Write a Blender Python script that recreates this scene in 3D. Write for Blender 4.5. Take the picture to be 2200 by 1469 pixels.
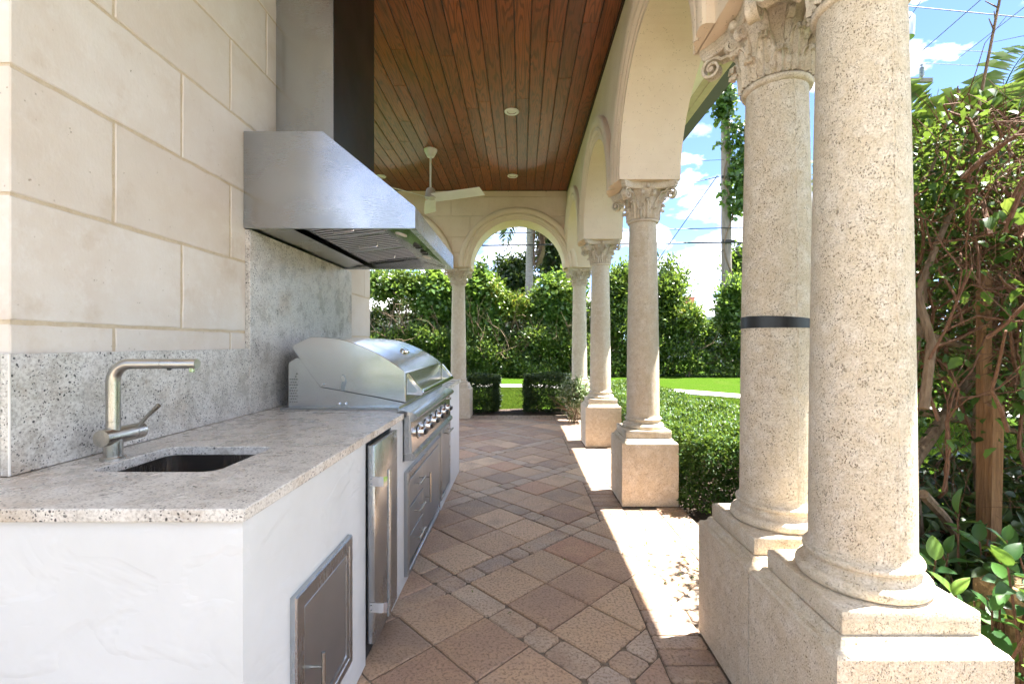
import bpy, bmesh, math, random
import numpy as np
from mathutils import Vector, Matrix

for _o in list(bpy.data.objects):
    bpy.data.objects.remove(_o, do_unlink=True)
SC = bpy.context.scene
R_ = math.radians

# ------------------------------------------------------------------ camera
H = 1.28
cam_d = bpy.data.cameras.new('camera'); cam = bpy.data.objects.new('camera', cam_d)
SC.collection.objects.link(cam); SC.camera = cam
cam.location = (0, 0, H); cam.rotation_euler = (R_(90), 0, 0)
cam_d.sensor_width = 36.0; cam_d.lens = 36.0 * 980 / 2200
cam_d.shift_x = -20 / 2200; cam_d.shift_y = 2.5 / 2200
cam_d.clip_start = 0.05; cam_d.clip_end = 2000

# ------------------------------------------------------------------ world, sun, exposure
SUN_EL, SUN_AZ = R_(67), R_(14)          # azimuth from +X towards +Y
sun_dir = Vector((math.cos(SUN_EL) * math.cos(SUN_AZ), math.cos(SUN_EL) * math.sin(SUN_AZ), math.sin(SUN_EL)))
world = bpy.data.worlds.new('World'); SC.world = world; world.use_nodes = True
def build_world():
    nt = world.node_tree; nt.nodes.clear(); L = nt.links
    out = nt.nodes.new('ShaderNodeOutputWorld'); bg = nt.nodes.new('ShaderNodeBackground')
    sky = nt.nodes.new('ShaderNodeTexSky'); sky.sky_type = 'NISHITA'; sky.sun_disc = False
    sky.sun_elevation = SUN_EL; sky.sun_rotation = R_(90) - SUN_AZ
    sky.air_density = 0.38; sky.dust_density = 0.0; sky.ozone_density = 2.5
    tc = nt.nodes.new('ShaderNodeTexCoord'); sep = nt.nodes.new('ShaderNodeSeparateXYZ')
    L.new(tc.outputs['Generated'], sep.inputs[0])
    def m(op, a, b=None, c=None):
        n = nt.nodes.new('ShaderNodeMath'); n.operation = op
        for i, x in enumerate((a, b, c)):
            if x is None: continue
            if isinstance(x, (int, float)): n.inputs[i].default_value = x
            else: L.new(x, n.inputs[i])
        return n.outputs[0]
    zc = m('ADD', m('MAXIMUM', sep.outputs[2], 0.0), 0.11)
    cx = m('DIVIDE', sep.outputs[0], zc); cy = m('DIVIDE', sep.outputs[1], zc)
    cmb = nt.nodes.new('ShaderNodeCombineXYZ'); L.new(cx, cmb.inputs[0]); L.new(cy, cmb.inputs[1])
    n1 = nt.nodes.new('ShaderNodeTexNoise'); n1.inputs['Scale'].default_value = 0.95; n1.inputs['Detail'].default_value = 9; n1.inputs['Roughness'].default_value = 0.58
    n1.inputs['Distortion'].default_value = 0.35
    L.new(cmb.outputs[0], n1.inputs['Vector'])
    # cumulus towards the horizon
    mp = nt.nodes.new('ShaderNodeMapping'); mp.inputs['Scale'].default_value = (5.0, 5.0, 9.0); L.new(tc.outputs['Generated'], mp.inputs[0])
    n2 = nt.nodes.new('ShaderNodeTexNoise'); n2.inputs['Scale'].default_value = 1.0; n2.inputs['Detail'].default_value = 8; n2.inputs['Roughness'].default_value = 0.5
    L.new(mp.outputs[0], n2.inputs['Vector'])
    low = nt.nodes.new('ShaderNodeMapRange'); low.inputs[1].default_value = 0.02; low.inputs[2].default_value = 0.34; low.inputs[3].default_value = -0.01; low.inputs[4].default_value = -0.10
    L.new(sep.outputs[2], low.inputs[0])
    c2 = nt.nodes.new('ShaderNodeMapRange'); c2.inputs[1].default_value = 0.50; c2.inputs[2].default_value = 0.58
    L.new(m('ADD', n2.outputs['Fac'], low.outputs[0]), c2.inputs[0])
    c1 = nt.nodes.new('ShaderNodeMapRange'); c1.inputs[1].default_value = 0.47; c1.inputs[2].default_value = 0.66
    L.new(n1.outputs['Fac'], c1.inputs[0])
    cl = m('MAXIMUM', m('MULTIPLY', c1.outputs[0], 0.9), c2.outputs[0])
    mix = nt.nodes.new('ShaderNodeMix'); mix.data_type = 'RGBA'
    L.new(cl, mix.inputs['Factor']); L.new(sky.outputs[0], mix.inputs['A'])
    mix.inputs['B'].default_value = CLOUD
    L.new(mix.outputs['Result'], bg.inputs['Color']); bg.inputs['Strength'].default_value = SKY
    L.new(bg.outputs[0], out.inputs[0])
SKY = 0.05
CLOUD = (9.0, 9.0, 9.1, 1)
build_world()
sun_l = bpy.data.lights.new('sun', 'SUN'); sun = bpy.data.objects.new('sun', sun_l); SC.collection.objects.link(sun)
sun_l.energy = 2.6; sun_l.angle = R_(0.55); sun_l.color = (1.0, 0.965, 0.905)
sun.rotation_euler = (-sun_dir).to_track_quat('-Z', 'Y').to_euler(); sun.location = (6, 2, 12)
vs = SC.view_settings
vs.view_transform = 'Standard'; vs.look = 'None'; vs.gamma = 1.0; vs.exposure = 3.78; vs.use_curve_mapping = False
SC.render.engine = 'CYCLES'
cy = SC.cycles
cy.use_denoising = True
cy.use_adaptive_sampling = True; cy.adaptive_threshold = 0.02
cy.max_bounces = 8; cy.diffuse_bounces = 5; cy.glossy_bounces = 4; cy.transmission_bounces = 4; cy.transparent_max_bounces = 6
cy.caustics_reflective = False; cy.caustics_refractive = False

# ------------------------------------------------------------------ helpers
COL = SC.collection
OFF = {}
class MB:
    def __init__(s): s.v = []; s.f = []
    def add(s, vs_, fs):
        b = len(s.v); s.v.extend([tuple(p) for p in vs_]); s.f.extend([tuple(i + b for i in f) for f in fs]); return s
    def box(s, x0, x1, y0, y1, z0, z1, bev=0.0, seg=1):
        if bev <= 0:
            return s.add([(x0,y0,z0),(x1,y0,z0),(x1,y1,z0),(x0,y1,z0),(x0,y0,z1),(x1,y0,z1),(x1,y1,z1),(x0,y1,z1)],
                         [(0,3,2,1),(4,5,6,7),(0,1,5,4),(1,2,6,5),(2,3,7,6),(3,0,4,7)])
        bm = bmesh.new(); bmesh.ops.create_cube(bm, size=1)
        for v in bm.verts:
            v.co = Vector((x0 + (v.co.x + .5) * (x1 - x0), y0 + (v.co.y + .5) * (y1 - y0), z0 + (v.co.z + .5) * (z1 - z0)))
        bmesh.ops.bevel(bm, geom=list(bm.edges), offset=bev, segments=seg, profile=0.5, affect='EDGES')
        bm.verts.index_update()
        s.add([v.co[:] for v in bm.verts], [[v.index for v in f.verts] for f in bm.faces]); bm.free(); return s
    def tube(s, pts, r, n=8, cap=True, flat=None):
        pts = [Vector(p) for p in pts]; k = len(pts)
        rs = [r] * k if isinstance(r, (int, float)) else list(r)
        T = []
        for i in range(k):
            a = pts[max(i - 1, 0)]; b = pts[min(i + 1, k - 1)]
            t = (b - a); T.append(t.normalized() if t.length > 1e-9 else Vector((0, 0, 1)))
        up = Vector((0, 0, 1)) if abs(T[0].z) < 0.9 else Vector((1, 0, 0))
        u = T[0].cross(up).normalized(); V = []
        for i in range(k):
            u = (u - T[i] * u.dot(T[i]))
            u = u.normalized() if u.length > 1e-6 else T[i].orthogonal().normalized()
            w = T[i].cross(u)
            for j in range(n):
                a = 2 * math.pi * j / n
                V.append(pts[i] + (u * math.cos(a) + w * math.sin(a)) * rs[i])
        F = []
        for i in range(k - 1):
            for j in range(n):
                j2 = (j + 1) % n
                F.append((i*n+j, i*n+j2, (i+1)*n+j2, (i+1)*n+j))
        if cap:
            F.append(tuple(reversed(range(n)))); F.append(tuple((k-1)*n + j for j in range(n)))
        return s.add(V, F)
    def lathe(s, prof, n=32, c=(0, 0, 0), capb=True, capt=True):
        V = []; F = []; k = len(prof)
        for r, z in prof:
            for j in range(n):
                a = 2 * math.pi * j / n; V.append((c[0] + r * math.cos(a), c[1] + r * math.sin(a), c[2] + z))
        for i in range(k - 1):
            for j in range(n):
                j2 = (j + 1) % n; F.append((i*n+j, i*n+j2, (i+1)*n+j2, (i+1)*n+j))
        if capb: F.append(tuple(reversed(range(n))))
        if capt: F.append(tuple((k-1)*n + j for j in range(n)))
        return s.add(V, F)
    def prism(s, poly, a, b, axis='y'):
        # poly of (p,q); axis y: (x,z); axis x: (y,z); axis z: (x,y)
        n = len(poly)
        def P(p, q, t): return {'y': (p, t, q), 'x': (t, p, q), 'z': (p, q, t)}[axis]
        V = [P(p, q, a) for p, q in poly] + [P(p, q, b) for p, q in poly]
        F = [tuple(range(n)), tuple(reversed(range(n, 2 * n)))]
        for i in range(n):
            j = (i + 1) % n; F.append((i, i + n, j + n, j))
        return s.add(V, F)
    def cyl(s, p, q, r, n=16, r2=None): return s.tube([p, q], [r, r if r2 is None else r2], n)
def mesh_from(name, mb, smooth=False, ang=40, fixn=True):
    me = bpy.data.meshes.new(name); me.from_pydata(mb.v, [], mb.f)
    if fixn:
        bm = bmesh.new(); bm.from_mesh(me); bmesh.ops.recalc_face_normals(bm, faces=bm.faces); bm.to_mesh(me); bm.free()
    if smooth:
        me.polygons.foreach_set('use_smooth', [True] * len(me.polygons)); me.set_sharp_from_angle(angle=R_(ang))
    me.update(); return me
def tag(o, label=None, cat=None, group=None, kind=None):
    if label: o['label'] = label
    if cat: o['category'] = cat
    if group: o['group'] = group
    if kind: o['kind'] = kind
    return o
def thing(name, label, cat, loc=(0, 0, 0), group=None):
    o = bpy.data.objects.new(name, None); COL.objects.link(o); o.location = loc; o.empty_display_size = 0.1
    OFF[o] = Vector(loc); return tag(o, label, cat, group)
def part(name, mb, mat, parent=None, smooth=False, kind=None, ang=40, fixn=True):
    if parent is not None: off = OFF[parent]
    else:
        a = np.array(mb.v); off = Vector(((a[:,0].min()+a[:,0].max())/2, (a[:,1].min()+a[:,1].max())/2, a[:,2].min()))
    m2 = MB(); m2.f = mb.f; m2.v = [(p[0]-off[0], p[1]-off[1], p[2]-off[2]) for p in mb.v]
    me = mesh_from(name, m2, smooth, ang, fixn); me.materials.append(mat)
    o = bpy.data.objects.new(name, me); COL.objects.link(o); OFF[o] = off
    if parent is not None: o.parent = parent
    else: o.location = off
    if kind: o['kind'] = kind
    return o
def inst(name, me, mat4, parent):
    o = bpy.data.objects.new(name, me); COL.objects.link(o); o.parent = parent
    o.matrix_basis = Matrix.Translation(-OFF[parent]) @ mat4; OFF[o] = OFF[parent]; return o
def copy_tree(o, parent=None):
    c = o.copy(); COL.objects.link(c); c.parent = parent
    for ch in list(o.children): copy_tree(ch, c)
    return c
def arcpts(cx, cy, r, a0, a1, n):
    return [(cx + r*math.cos(R_(a0 + (a1-a0)*i/n)), cy + r*math.sin(R_(a0 + (a1-a0)*i/n))) for i in range(n+1)]

# ------------------------------------------------------------------ materials
class NT:
    def __init__(s, name):
        s.mat = bpy.data.materials.new(name); s.mat.use_nodes = True; s.nt = s.mat.node_tree
        s.b = s.nt.nodes['Principled BSDF']; s.out = s.nt.nodes['Material Output']; s._p = None
    def n(s, t): return s.nt.nodes.new(t)
    def ln(s, a, b): s.nt.links.new(a, b)
    def setv(s, sock, x):
        if x is None: return
        if hasattr(x, 'is_linked') or hasattr(x, 'node'): s.ln(x, sock)
        else:
            if isinstance(x, (tuple, list)) and len(x) == 3 and sock.type == 'RGBA': x = (*x, 1)
            sock.default_value = x
    def pos(s):
        if s._p is None: s._p = s.n('ShaderNodeNewGeometry').outputs['Position']
        return s._p
    def obj(s): return s.n('ShaderNodeTexCoord').outputs['Object']
    def rnd(s): return s.n('ShaderNodeObjectInfo').outputs['Random']
    def mth(s, op, a, b=None, c=None, clamp=False):
        n = s.n('ShaderNodeMath'); n.operation = op; n.use_clamp = clamp
        for i, x in enumerate((a, b, c)): s.setv(n.inputs[i], x)
        return n.outputs[0]
    def mp(s, v, loc=(0,0,0), rot=(0,0,0), sc=(1,1,1)):
        n = s.n('ShaderNodeMapping'); s.ln(v, n.inputs[0]); n.inputs['Rotation'].default_value = rot; n.inputs['Scale'].default_value = sc
        s.setv(n.inputs['Location'], loc); return n.outputs[0]
    def noise(s, v, sc, det=3, ro=0.55, dist=0.0, col=False):
        n = s.n('ShaderNodeTexNoise'); s.ln(v, n.inputs['Vector']); n.inputs['Scale'].default_value = sc; n.inputs['Detail'].default_value = det
        n.inputs['Roughness'].default_value = ro; n.inputs['Distortion'].default_value = dist
        return n.outputs['Color' if col else 'Fac']
    def vor(s, v, sc, rnd=1.0, out='Distance'):
        n = s.n('ShaderNodeTexVoronoi'); s.ln(v, n.inputs['Vector']); n.inputs['Scale'].default_value = sc; n.inputs['Randomness'].default_value = rnd
        return n.outputs[out]
    def rng(s, x, a, b, c=0.0, d=1.0):
        n = s.n('ShaderNodeMapRange'); s.setv(n.inputs[0], x)
        for i, q in enumerate((a, b, c, d)): n.inputs[i+1].default_value = q
        return n.outputs[0]
    def ramp(s, x, stops, interp='LINEAR'):
        n = s.n('ShaderNodeValToRGB'); s.ln(x, n.inputs[0]); cr = n.color_ramp; cr.interpolation = interp
        while len(cr.elements) < len(stops): cr.elements.new(0.5)
        for e, (p, c) in zip(cr.elements, stops): e.position = p; e.color = (*c, 1)
        return n.outputs[0]
    def mix(s, f, a, b, mode='MIX'):
        n = s.n('ShaderNodeMix'); n.data_type = 'RGBA'; n.blend_type = mode
        s.setv(n.inputs['Factor'], f); s.setv(n.inputs['A'], a); s.setv(n.inputs['B'], b); return n.outputs['Result']
    def vadd(s, a, b, op='ADD'):
        n = s.n('ShaderNodeVectorMath'); n.operation = op; s.setv(n.inputs[0], a); s.setv(n.inputs[1], b); return n.outputs[0]
    def bump(s, h, dist=0.003, st=1.0):
        n = s.n('ShaderNodeBump'); n.inputs['Distance'].default_value = dist; n.inputs['Strength'].default_value = st
        s.ln(h, n.inputs['Height']); s.ln(n.outputs[0], s.b.inputs['Normal'])
    def fin(s, col=None, rough=None, metal=None, spec=None):
        s.setv(s.b.inputs['Base Color'], col); s.setv(s.b.inputs['Roughness'], rough); s.setv(s.b.inputs['Metallic'], metal)
        s.setv(s.b.inputs['Specular IOR Level'], spec); return s.mat
def simple(name, col, rough=0.5, metal=0.0, nsc=30, amp=0.15, bump=0.0, spec=0.5):
    t = NT(name); p = t.pos(); nz = t.noise(p, nsc, 4)
    c = t.mix(t.rng(nz, .3, .7), tuple(x*(1-amp) for x in col), tuple(min(1, x*(1+amp)) for x in col))
    if bump: t.bump(nz, bump)
    return t.fin(c, rough, metal, spec)
def m_cast():
    t = NT('cast_stone'); p = t.pos()
    big = t.noise(p, 3.2, 4); mid = t.noise(p, 22, 4); fine = t.noise(p, 170, 3, .6)
    c = t.mix(t.rng(big, .3, .7), (.61, .51, .375), (.70, .61, .475))
    c = t.mix(t.rng(mid, .42, .75), c, (.75, .68, .58))
    c = t.mix(t.mth('MULTIPLY', t.rng(fine, .40, .64), .55), c, (.43, .34, .235))
    w = t.vadd(t.mp(p, sc=(1, 1, .62)), t.vadd(t.noise(p, 40, 2, col=True), (.012, .012, .012), 'MULTIPLY')); v1 = t.vor(w, 165); v2 = t.vor(t.vadd(w, (3.1, 1.7, .4)), 330)
    pit1 = t.mth('MULTIPLY', t.rng(v1, .16, .30, 1, 0), t.rng(t.noise(p, 31, 2), .48, .56))
    pit2 = t.mth('MULTIPLY', t.rng(v2, .18, .32, 1, 0), t.rng(t.noise(p, 50, 2), .44, .54))
    pit = t.mth('MAXIMUM', pit1, t.mth('MULTIPLY', pit2, .7))
    c = t.mix(t.mth('MULTIPLY', pit, .6), c, (.22, .155, .10))
    h = t.mth('SUBTRACT', t.mth('ADD', t.mth('MULTIPLY', fine, .45), t.mth('MULTIPLY', mid, .5)), pit)
    t.bump(h, .005, .9); return t.fin(c, .9, 0, .2)
def m_block():
    t = NT('limestone_block'); p = t.pos(); r = t.rnd()
    big = t.noise(p, 2.1, 6, .65); mid = t.noise(p, 15, 6, .68); fine = t.noise(t.mp(p, sc=(1, 1, .45)), 120, 3)
    c = t.mix(t.rng(big, .35, .68), (.69, .60, .51), (.785, .73, .665))
    c = t.mix(t.mth('MULTIPLY', t.rng(mid, .50, .70), .7), c, (.79, .735, .675))
    c = t.mix(t.mth('MULTIPLY', t.rng(t.noise(t.vadd(p, (7, 3, 1)), 4.5, 5, .65), .56, .74), .55), c, (.56, .43, .31))
    c = t.mix(t.mth('MULTIPLY', r, .5), c, (.65, .555, .465))
    v = t.vor(p, 60); pit = t.mth('MULTIPLY', t.rng(v, .10, .2, 1, 0), t.rng(t.noise(p, 17, 2), .60, .66))
    c = t.mix(t.mth('MULTIPLY', pit, .6), c, (.38, .29, .20))
    h = t.mth('SUBTRACT', t.mth('ADD', t.mth('MULTIPLY', fine, .35), t.mth('MULTIPLY', mid, .8)), pit)
    t.bump(h, .003, .7); return t.fin(c, .85, 0, .25)
def m_mortar():
    t = NT('sandy_mortar'); p = t.pos()
    c = t.mix(t.rng(t.noise(p, 25, 5, .7), .3, .7), (.56, .44, .30), (.68, .57, .42)); t.bump(t.noise(p, 90, 4, .7), .004)
    return t.fin(c, .92, 0, .2)
def m_farstone():
    t = NT('arcade_stone'); p = t.pos(); big = t.noise(p, 2.4, 4); fine = t.noise(p, 120, 3)
    c = t.mix(t.rng(big, .3, .7), (.68, .545, .395), (.76, .64, .49))
    v = t.vor(p, 75); pit = t.mth('MULTIPLY', t.rng(v, .14, .26, 1, 0), t.rng(t.noise(p, 25, 2), .52, .6))
    c = t.mix(t.mth('MULTIPLY', pit, .6), c, (.27, .19, .12))
    h = t.mth('SUBTRACT', t.mth('MULTIPLY', fine, .4), pit); t.bump(h, .003, .7); return t.fin(c, .88, 0, .25)
def m_granite():
    t = NT('speckled_granite'); p = t.pos()
    q = t.vadd(p, t.vadd(t.noise(p, 9, 3, col=True), (.05, .05, .05), 'MULTIPLY'))
    cloud = t.noise(q, 9, 6, .65); grit = t.noise(p, 130, 3, .6); flow = t.noise(t.mp(q, rot=(0, 0, .5), sc=(6, 26, 26)), 1, 5, .6)
    c = t.mix(t.rng(cloud, .36, .62), (.52, .48, .43), (.71, .675, .625))
    c = t.mix(t.mth('MULTIPLY', t.rng(grit, .48, .62), .55), c, (.29, .255, .225))
    c = t.mix(t.mth('MULTIPLY', t.rng(grit, .30, .46, 1, 0), .5), c, (.76, .745, .71))
    c = t.mix(t.mth('MULTIPLY', t.rng(flow, .58, .72), .45), c, (.36, .27, .20))
    c = t.mix(t.mth('MULTIPLY', t.rng(t.noise(p, 3.0, 5), .60, .75), .5), c, (.40, .27, .15))
    v1 = t.vor(q, 62); s1 = t.mth('MULTIPLY', t.rng(v1, .16, .25, 1, 0), t.rng(t.noise(p, 11, 3), .47, .54))
    v2 = t.vor(t.vadd(q, (1.3, .7, 2.1)), 120); s2 = t.mth('MULTIPLY', t.rng(v2, .22, .32, 1, 0), t.rng(t.noise(p, 23, 3), .46, .53))
    c = t.mix(t.mth('MAXIMUM', s1, t.mth('MULTIPLY', s2, .85)), c, (.035, .032, .034))
    t.bump(grit, .0006, .5); return t.fin(c, t.rng(cloud, .3, .7, .22, .36), 0, .45)
def m_stucco():
    t = NT('white_stucco'); p = t.pos(); a = t.noise(p, 2.2, 5, .6); f = t.noise(p, 55, 4, .6)
    c = t.mix(t.rng(a, .35, .65), (.62, .62, .61), (.69, .69, .685))
    rid = t.rng(t.noise(t.mp(p, rot=(.3, .2, .9), sc=(1, 1, 1.6)), 4.2, 3, .5, .6), .46, .54)
    h = t.mth('ADD', t.mth('MULTIPLY', f, .12), t.mth('ADD', rid, t.mth('MULTIPLY', a, 1.2))); t.bump(h, .006, .26)
    return t.fin(c, .75, 0, .3)
def m_steel(name='brushed_steel', base=(.48, .495, .515), rough=.30, axis=(1, 1, 34), smudge=.2):
    t = NT(name); p = t.pos()
    br = t.noise(t.mp(p, sc=tuple(4*a for a in axis)), 8, 3, .7); sm = t.noise(p, 2.6, 3, .5)
    c = t.mix(t.rng(sm, .35, .72), base, tuple(x*(1-smudge) for x in base))
    r = t.mth('ADD', t.rng(sm, .3, .7, rough - .04, rough + .07), t.rng(br, .2, .8, -.04, .05))
    t.bump(t.mth('ADD', br, t.mth('MULTIPLY', t.noise(p, 2.3, 2), 1.2)), .0006, .16); return t.fin(c, r, 1.0)
def m_wood():
    t = NT('stained_plank'); p = t.pos(); r = t.rnd()
    sh = t.n('ShaderNodeCombineXYZ'); t.ln(t.mth('MULTIPLY', r, 37.0), sh.inputs[0]); t.ln(t.mth('MULTIPLY', r, 91.0), sh.inputs[1]); t.ln(t.mth('MULTIPLY', r, 13.0), sh.inputs[2])
    q = t.vadd(p, sh.outputs[0])
    st = t.mp(q, sc=(9.0, .75, 9.0))
    warp = t.noise(st, 1.0, 2, .45)
    rings = t.mth('SINE', t.mth('MULTIPLY', warp, 95.0))
    grain = t.noise(t.mp(q, sc=(260, 5, 260)), 1, 3, .6)
    blotch = t.noise(q, 1.6, 4)
    hue = t.ramp(r, [(0, (.235, .060, .020)), (.3, (.285, .076, .024)), (.55, (.185, .052, .020)), (.8, (.33, .088, .026)), (1, (.25, .066, .024))])
    c = t.mix(t.mth('MULTIPLY', t.rng(rings, .0, .9), .72), hue, (0.0828, 0.0240, 0.0072))
    c = t.mix(t.mth('MULTIPLY', t.rng(grain, .45, .7), .45), c, (0.0432, 0.0176, 0.0072))
    c = t.mix(t.mth('MULTIPLY', t.rng(blotch, .5, .75), .35), c, (0.0720, 0.0400, 0.0208))
    t.bump(t.mth('ADD', t.mth('MULTIPLY', rings, .3), grain), .0008, .4)
    return t.fin(c, t.rng(grain, .3, .7, .26, .40), 0, .35)
def m_paver(name='paver', stops=None):
    t = NT(name); p = t.pos(); r = t.rnd()
    stops = stops or [(0, (0.350, 0.204, 0.143)), (.14, (0.474, 0.318, 0.227)), (.28, (0.800, 0.589, 0.395)), (.42, (0.536, 0.285, 0.185)), (.56, (0.299, 0.214, 0.172)), (.70, (0.762, 0.532, 0.353)), (.84, (0.412, 0.271, 0.202)), (1, (0.680, 0.465, 0.311))]
    hue = t.ramp(r, stops)
    sh = t.n('ShaderNodeCombineXYZ'); t.ln(t.mth('MULTIPLY', r, 57.0), sh.inputs[0]); t.ln(t.mth('MULTIPLY', r, 29.0), sh.inputs[1])
    q = t.vadd(p, sh.outputs[0])
    cl = t.noise(q, 5.5, 4, .6); f = t.noise(p, 85, 4, .65); g = t.noise(p, 260, 2)
    c = t.mix(t.mth('MULTIPLY', t.rng(cl, .42, .68), .42), hue, (0.659, 0.424, 0.241))
    c = t.mix(t.mth('MULTIPLY', t.rng(t.noise(q, 3.3, 4), .52, .70), .5), c, (0.277, 0.166, 0.117))
    c = t.mix(t.mth('MULTIPLY', t.rng(f, .48, .64), .6), c, (0.166, 0.103, 0.064))
    c = t.mix(t.mth('MULTIPLY', t.rng(g, .55, .75), .25), c, (0.800, 0.601, 0.383))
    t.bump(t.mth('SUBTRACT', t.mth('MULTIPLY', g, .3), t.rng(f, .5, .7)), .0028, .8)
    return t.fin(c, t.rng(f, .3, .7, .30, .54), 0, .5)
def m_leaf(name, stops, rough=.38, trans=.25, spec=.45):
    t = NT(name); a = t.n('ShaderNodeAttribute'); a.attribute_name = 'rnd'
    oi = t.rnd()
    x = t.mth('FRACT', t.mth('ADD', a.outputs['Fac'], oi)) if name.startswith('single') else a.outputs['Fac']
    c = t.ramp(x, stops)
    c = t.mix(t.mth('MULTIPLY', t.rng(t.noise(t.pos(), 1.7, 2), .4, .65), .35), c, tuple(v*.6 for v in stops[0][1]))
    t.fin(c, rough, 0, spec)
    tr = t.n('ShaderNodeBsdfTranslucent'); t.ln(t.mix(.5, c, (.30, .42, .05), 'MIX'), tr.inputs['Color'])
    ms = t.n('ShaderNodeMixShader'); ms.inputs[0].default_value = trans
    t.ln(t.b.outputs[0], ms.inputs[1]); t.ln(tr.outputs[0], ms.inputs[2]); t.ln(ms.outputs[0], t.out.inputs[0])
    return t.mat
def m_bark(name, a, b, sc=(30, 30, 6)):
    t = NT(name); p = t.pos(); n1 = t.noise(t.mp(p, sc=sc), 1.5, 5, .65); c = t.mix(t.rng(n1, .3, .7), a, b)
    t.bump(n1, .012); return t.fin(c, .85, 0, .2)
MAT = {}
MAT['cast'] = m_cast(); MAT['block'] = m_block(); MAT['mortar'] = m_mortar(); MAT['arc'] = m_farstone(); MAT['granite'] = m_granite()
MAT['stucco'] = m_stucco(); MAT['steel'] = m_steel(rough=.25); MAT['steel_g'] = m_steel('polished_brushed_steel', (.66, .675, .69), .19, (1, 14, 14), .12); MAT['steel_v'] = m_steel('brushed_steel_upright', (.50, .525, .55), .26, (16, 16, 1))
MAT['steel_dark'] = m_steel('dull_steel', (.43, .465, .50), .36, (60, 60, 1)); MAT['slat'] = m_steel('filter_slat_steel', (.80, .80, .81), .5, (1, 60, 60), .05); MAT['dark_reflection'] = m_steel('dark_reflection_steel', (.10, .125, .15), .34, (60, 60, 1)); MAT['nickel'] = m_steel('brushed_nickel', (.50, .475, .435), .24, (60, 60, 1), .1)
MAT['chrome'] = m_steel('polished_chrome', (.78, .78, .79), .07, (1, 1, 1), .08); MAT['sink'] = m_steel('sink_steel', (.42, .39, .37), .25, (30, 30, 1))
MAT['wood'] = m_wood(); MAT['paver'] = m_paver()
MAT['cobble'] = m_paver('tumbled_paver', [(0, (0.360, 0.255, 0.195)), (.3, (0.555, 0.435, 0.338)), (.6, (0.435, 0.323, 0.255)), (.8, (0.630, 0.510, 0.405)), (1, (0.375, 0.285, 0.247))])
MAT['brick'] = m_paver('border_brick', [(0, (0.300, 0.210, 0.173)), (.3, (0.450, 0.323, 0.247)), (.6, (0.360, 0.247, 0.195)), (.8, (0.540, 0.413, 0.315)), (1, (0.285, 0.217, 0.195))])
MAT['terr'] = simple('bounce_terrace_stone', (.33, .29, .24), .8, 0, 9, .15)
MAT['sand'] = simple('joint_sand', (.19, .15, .115), .95, 0, 60, .35)
MAT['black'] = simple('black_rubber', (.012, .012, .013), .45, 0, 40, .2); MAT['dark'] = simple('dark_gap', (.02, .019, .018), .7)
MAT['white'] = simple('white_enamel', (.74, .74, .71), .4, 0, 8, .04); MAT['pump'] = simple('motor_housing', (.50, .47, .43), .45, 0, 8, .05)
MAT['lens'] = simple('frosted_lens', (.75, .74, .70), .35, 0, 10, .04)
MAT['soffit'] = simple('cream_soffit', (.80, .74, .66), .7, 0, 6, .05); MAT['gutter'] = simple('brown_gutter', (.028, .022, .018), .4, 0, 12, .15)
MAT['trim'] = simple('dark_trim', (.06, .028, .014), .4, 0, 20, .25); MAT['tan'] = simple('tan_trim', (.50, .42, .29), .6, 0, 12, .1)
MAT['tile'] = simple('roof_tile', (.42, .24, .15), .8, 0, 9, .3); MAT['wtile'] = simple('white_roof_tile', (.46, .455, .45), .7, 0, 5, .08)
MAT['hwall'] = simple('pale_house_paint', (.66, .69, .70), .8, 0, 2, .05); MAT['pinkwall'] = simple('pinkish_house_paint', (.62, .50, .45), .8, 0, 2, .06)
MAT['redbrick'] = simple('red_chimney_brick', (.34, .14, .085), .85, 0, 14, .25); MAT['glass'] = simple('window_glass', (.05, .06, .07), .1, 0, 3, .2)
MAT['pole'] = m_bark('weathered_pole', (.16, .13, .11), (.30, .26, .225), (26, 26, 2)); MAT['wire'] = simple('black_wire', (.02, .02, .022), .6)
MAT['twig'] = m_bark('reddish_twig', (.085, .042, .026), (.22, .12, .075), (60, 60, 20)); MAT['limb'] = m_bark('grey_brown_limb', (.11, .075, .05), (.25, .18, .12))
MAT['post'] = m_bark('rough_timber', (.17, .09, .045), (.33, .19, .095), (50, 50, 4)); MAT['palmtrunk'] = m_bark('palm_trunk', (.20, .18, .155), (.40, .37, .33), (5, 5, 24))
MAT['deadfrond'] = simple('dead_frond', (.22, .14, .08), .8, 0, 12, .3); MAT['stem'] = simple('green_stem', (.10, .17, .045), .5, 0, 25, .25)
MAT['mulch'] = simple('dark_mulch', (.055, .036, .024), .95, 0, 45, .6, .02); MAT['walk'] = simple('concrete_walk', (.52, .49, .45), .9, 0, 14, .12)
MAT['roughstucco'] = simple('tan_rough_stucco', (.42, .28, .15), .95, 0, 70, .35, .012)
def m_lawn():
    t = NT('lawn_turf'); p = t.pos(); c = t.ramp(t.noise(p, 22, 5, .7), [(.3, (.022, .052, .003)), (.5, (.038, .080, .005)), (.7, (.062, .105, .010))])
    c = t.mix(t.mth('MULTIPLY', t.rng(t.noise(p, 1.1, 4), .5, .7), .4), c, (.065, .085, .015)); t.bump(t.noise(p, 110, 3), .02); return t.fin(c, .95, 0, .03)
MAT['lawn'] = m_lawn()
G1 = [(0, (.012, .032, .007)), (.35, (.045, .094, .014)), (.7, (.105, .185, .030)), (.92, (.18, .26, .05)), (1, (.30, .33, .06))]
G2 = [(0, (.025, .062, .015)), (.4, (.055, .125, .025)), (.8, (.10, .19, .035)), (1, (.17, .28, .06))]
G3 = [(0, (.05, .10, .014)), (.4, (.10, .18, .022)), (.75, (.19, .26, .035)), (.93, (.34, .33, .04)), (1, (.42, .24, .03))]
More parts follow.
